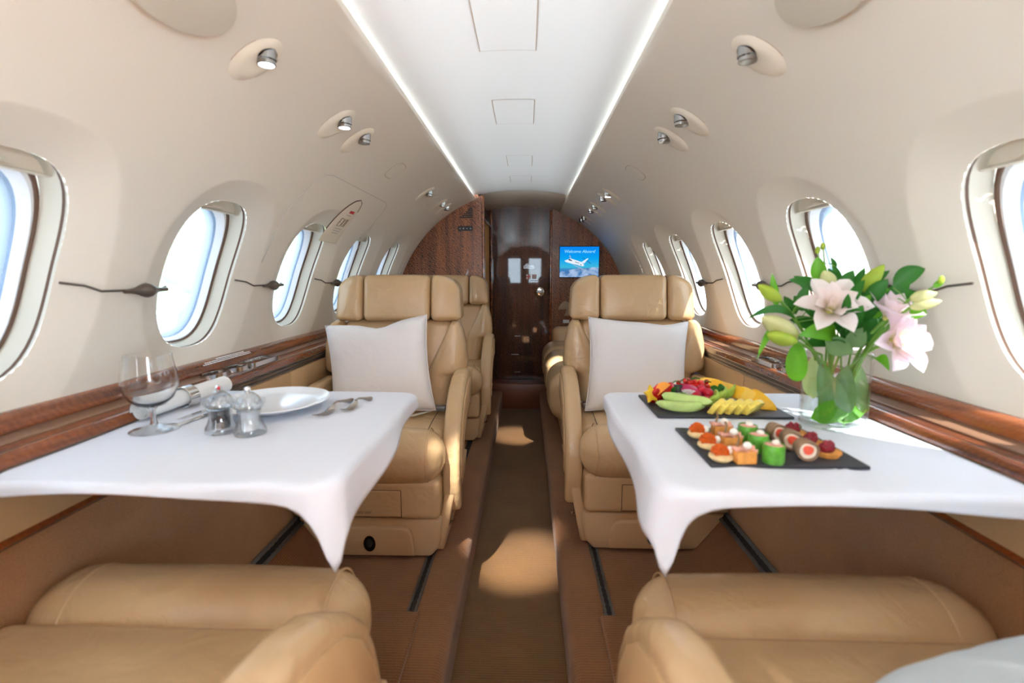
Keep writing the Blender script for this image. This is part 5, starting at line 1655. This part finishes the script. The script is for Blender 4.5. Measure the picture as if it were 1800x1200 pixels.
def stem_path(top, r=0.03):
    a_ = rn.uniform(0, 6.28)
    b_ = base0 + Vector((r * cos(a_), r * sin(a_), 0))
    rim = Vector((VX, VY, ZC_ + VH)) + (Vector((top[0], top[1], 0)) - Vector((VX, VY, 0))) * 0.18
    off = Vector((rim.x - VX, rim.y - VY, 0))
    if off.length > VR - 0.012:
        off = off.normalized() * (VR - 0.012)
    rim = Vector((VX + off.x, VY + off.y, rim.z))
    pts = []
    for i in range(13):
        s = i / 12
        p = b_ * (1 - s) ** 2 + rim * 2 * s * (1 - s) * 1.0 + Vector(top) * s * s
        if p.z < ZC_ + VH:
            h_ = Vector((p.x - VX, p.y - VY, 0))
            if h_.length > VR - 0.010:
                h_ = h_.normalized() * (VR - 0.010)
                p = Vector((VX + h_.x, VY + h_.y, p.z))
        pts.append(p)
    return pts
for nm, top, leaves in SPRIGS:
    t = thing('leafy_stem', LAB[nm], 'foliage', tuple(base0), group='foliage of the bouquet')
    sp_path = stem_path(top)
    m = MB(); m.tube(sp_path, [0.0026 - 0.0012 * i / 12 for i in range(13)], 6); m.warp(lambda x, y, z: tuple(Vector((x, y, z)) - base0)); m.obj('stem', 'stem_green', t)
    for b_, t_, w_, s_, k_ in leaves:
        q = leaf_mesh(b_, t_, w_ * 1.15, s_, LM[k_])
        q.warp(lambda x, y, z: tuple(Vector((x, y, z)) - base0))
        lf = q.obj('leaf', LM[k_], t, recalc=False, smooth=80)
        near = min(sp_path, key=lambda p: (p - Vector(b_)).length)
        if nm != 'vase_leaves' and (near - Vector(b_)).length > 0.006:
            q = MB(); q.tube([near, near.lerp(Vector(b_), 0.5) + Vector((0, 0, 0.004)), Vector(b_)], 0.0011, 5); q.warp(lambda x, y, z: tuple(Vector((x, y, z)) - base0)); q.obj('leaf_stalk', 'stem_green', lf)
    if nm in ('upright_sprig', 'tall_tip', 'right_sprig'):
        q = MB(); q.ball((0, 0, 0), (0.005, 0.005, 0.008), 10, 8); q.warp(lambda x, y, z: tuple(Vector((x, y, z)) + Vector(top) - base0)); q.obj('tip_bud', 'bud_green', t)

def bud(label, b_, t_, r, m_):
    t = thing('lily_bud', label, 'flower bud', tuple(base0), group='buds of the bouquet')
    b_, t_ = Vector(b_), Vector(t_)
    ax_ = (t_ - b_); ln = ax_.length; rot = ax_.to_track_quat('Z', 'Y').to_matrix()
    m = MB()
    def f(u, v):
        rr = r * (sin(pi * min(1, 0.04 + 0.96 * u) ** 0.85) ** 0.75 if u < 1 else 0)
        rr *= 1 + 0.10 * cos(3 * 2 * pi * v)
        return tuple(b_ + rot @ Vector((rr * cos(2 * pi * v), rr * sin(2 * pi * v), ln * u)) - base0)
    m.grid(f, 12, 18, closev=True); m.obj('bud', m_, t, smooth=80)
    m = MB(); m.tube(stem_path(b_), [0.0028] * 13, 6); m.warp(lambda x, y, z: tuple(Vector((x, y, z)) - base0)); m.obj('stem', 'stem_green', t)
bud('closed green lily bud at the far left of the bouquet', (0.560, 1.0, 1.100), (0.508, 0.99, 1.132), 0.013, 'bud_green')
bud('half-open pale lily bud at the left of the bouquet', (0.586, 0.98, 1.030), (0.500, 0.95, 1.070), 0.020, 'bud_pale')
bud('pale green lily bud below the half-open one', (0.580, 0.97, 1.020), (0.508, 0.94, 1.038), 0.015, 'bud_green')
bud('large yellow-green bud pointing up above the dark leaves', (0.735, 1.02, 1.118), (0.752, 0.99, 1.172), 0.0145, 'bud_green')
bud('small round pale bud above the open lily', (0.678, 1.03, 1.131), (0.652, 1.02, 1.160), 0.014, 'bud_pale')
bud('pale bud at the right of the bouquet, upper one', (0.770, 0.94, 1.106), (0.803, 0.92, 1.119), 0.011, 'bud_pale')
bud('pale bud at the right of the bouquet, lower one', (0.772, 0.94, 1.090), (0.809, 0.915, 1.104), 0.010, 'bud_pale')

def petal_mesh(ln, w, a0, a1, m_, seed, ruff=0.10):
    """petal growing from the origin along +x/+z; opening angle goes from a0 to a1 (from the flower axis)"""
    rr = random.Random(seed)
    ph = rr.uniform(0, 6.28)
    q = MB(); n = 10
    cen = [(0.0, 0.0)]
    for i in range(n):
        a = RAD(a0 + (a1 - a0) * (i / (n - 1)) ** 1.4)
        cen.append((cen[-1][0] + ln / n * sin(a), cen[-1][1] + ln / n * cos(a)))
    def f(u, v):
        i = int(round(u * n)); x, z = cen[i]
        c = 2 * v - 1
        ww = w / 2 * (0.10 + 0.90 * sin(pi * min(1, u * 0.88 + 0.06)) ** 0.9) * (1 if u < 0.85 else (0.75 if u < 0.95 else 0.12))
        a = RAD(a0 + (a1 - a0) * u ** 1.4)
        lift = (-0.34 * ww * (1 - abs(c)) + 0.2 * ww * c * c + ruff * ww * sin(9 * u + ph) * abs(c) * c)
        return (x - lift * cos(a), ww * c, z + lift * sin(a))
    q.grid(f, n, 6)
    return q.mesh('petal', m_, smooth=80, recalc=False)
def lily(label, c, d, sc, m_, opened=1.0, seed=1, double=True):
    t = thing('lily', label, 'flower', tuple(base0), group='open lilies')
    Mx = Matrix.Translation(Vector(c) - base0) @ Vector(d).to_track_quat('Z', 'Y').to_matrix().to_4x4()
    outer = petal_mesh(0.082 * sc, 0.040 * sc, 36, 60 + 45 * opened, m_, seed)
    inner = petal_mesh(0.062 * sc, 0.034 * sc, 22, 20 + 45 * opened, m_, seed + 1)
    core = petal_mesh(0.036 * sc, 0.022 * sc, 2, 12 + 16 * opened, m_, seed + 2)
    rr = random.Random(seed)
    for k in range(6):
        o = link('petal', outer, t); o.matrix_local = Mx @ Matrix.Rotation(k * pi / 3 + rr.uniform(-0.12, 0.12), 4, 'Z') @ Matrix.Translation((0, 0, -0.012 * sc))
    if double:
        for k in range(6):
            o = link('petal', inner, t); o.matrix_local = Mx @ Matrix.Rotation(k * pi / 3 + 0.5 + rr.uniform(-0.15, 0.15), 4, 'Z') @ Matrix.Translation((0, 0, -0.006 * sc))
        for k in range(4):
            o = link('petal', core, t); o.matrix_local = Mx @ Matrix.Rotation(k * pi / 2 + 0.3, 4, 'Z')
    m = MB(); m.lathe([(0.0, -0.016), (0.006, -0.012), (0.009, 0.0), (0.007, 0.004), (0.0, 0.006)], 12); o = m.obj('throat', 'throat', t); o.matrix_local = Mx
    m = MB(); m.tube(stem_path(Vector(c) - Vector(d).normalized() * 0.012), [0.003] * 13, 6); m.warp(lambda x, y, z: tuple(Vector((x, y, z)) - base0)); m.obj('stem', 'stem_green', t)
lily('open blush white lily facing the aisle, left of the bouquet', (0.652, 0.985, 1.084), (-0.22, -0.72, 0.56), 1.0, 'petal', 1.1, 3)
lily('large blush lily drooping over the right side of the vase', (0.758, 0.950, 1.022), (0.22, -0.84, 0.28), 1.02, 'petal_pink', 1.1, 8)
lily('half-open pale lily standing above the drooping one', (0.752, 0.965, 1.075), (0.06, -0.45, 0.80), 0.82, 'petal_pink', 0.35, 14)

# ------------------------------------------------------------------ outside the windows
mat('apron_concrete', rgb(166, 176, 184), 0.9, var=0.1, vscale=0.3)
mat('tree_leaves', rgb(112, 150, 84), 0.8, var=0.35, vscale=1.5, bump=0.6, bscale=4)
mat('tree_bark', rgb(110, 92, 74), 0.9)
m = MB(); m.box(-160, 160, -160, 160, -1.5, -1.4)
tag(m.obj('ground', 'apron_concrete', smooth=0), 'pale airfield ground outside the windows', 'ground', kind='structure')
def tree(x, y, h, r, label, seed):
    rr = random.Random(seed)
    t = thing('tree', label, 'tree', (x, y, -1.4), group='trees outside the windows')
    m = MB(); m.tube([(0, 0, 0), (0.05, 0.02, h * 0.3), (0, 0.05, h * 0.7)], [0.16, 0.13, 0.07], 8); m.obj('trunk', 'tree_bark', t)
    m = MB()
    for k in range(16):
        a, q = rr.uniform(0, 6.28), rr.uniform(0, 1) ** 0.5
        z = rr.uniform(0.25, 1.0)
        s = r * rr.uniform(0.28, 0.5)
        wd = r * 0.8 * (1.15 - z) ** 0.5
        b0 = len(m.v)
        m.ball((wd * q * cos(a), wd * q * sin(a), h * z - s * 0.5), s, 12, 9)
        for i in range(b0, len(m.v)):
            v_ = m.v[i]
            d_ = 1 + 0.10 * sin(v_[0] * 9 + v_[2] * 7 + k) + 0.08 * sin(v_[1] * 13 - v_[2] * 11)
            m.v[i] = (v_[0] * d_, v_[1] * d_, v_[2] + 0.1 * s * sin(v_[0] * 17 + v_[1] * 13))
    o = m.obj('crown', 'tree_leaves', t, weld=False, smooth=80); o['kind'] = 'stuff'
tree(-15.0, 20.5, 4.6, 2.0, 'pale tree seen low in the second left window', 1)
tree(-13.0, 25.5, 5.4, 1.9, 'pale tree seen right of centre in the second left window', 2)
tree(-8.6, 20.0, 4.4, 1.8, 'pale tree seen in the third left window', 3)
tree(-34.0, 28.0, 4.6, 3.2, 'distant tree on the horizon in the first left window', 4)
tree(15.0, 12.5, 5.2, 2.4, 'tree seen in the first right window', 5)
tree(20.0, 18.5, 5.2, 2.2, 'tree seen at the far edge of the first right window', 6)
tree(12.5, 19.0, 4.6, 2.2, 'tree seen through the second right window', 7)

# ------------------------------------------------------------------ put each thing's empty at the thing's base
def rebase():
    for o in list(col.objects):
        if o.type == 'EMPTY' and o.parent is None and o.children and o.location.length < 1e-9 and o.matrix_basis.is_identity:
            lo, hi = Vector((1e9,) * 3), Vector((-1e9,) * 3)
            for c in o.children:
                if c.type != 'MESH':
                    continue
                for v in c.bound_box:
                    p = c.matrix_basis @ Vector(v)
                    for i in range(3):
                        lo[i], hi[i] = min(lo[i], p[i]), max(hi[i], p[i])
            b = Vector(((lo.x + hi.x) / 2, (lo.y + hi.y) / 2, lo.z))
            o.location = b
            for c in o.children:
                c.location = c.location - b
rebase()
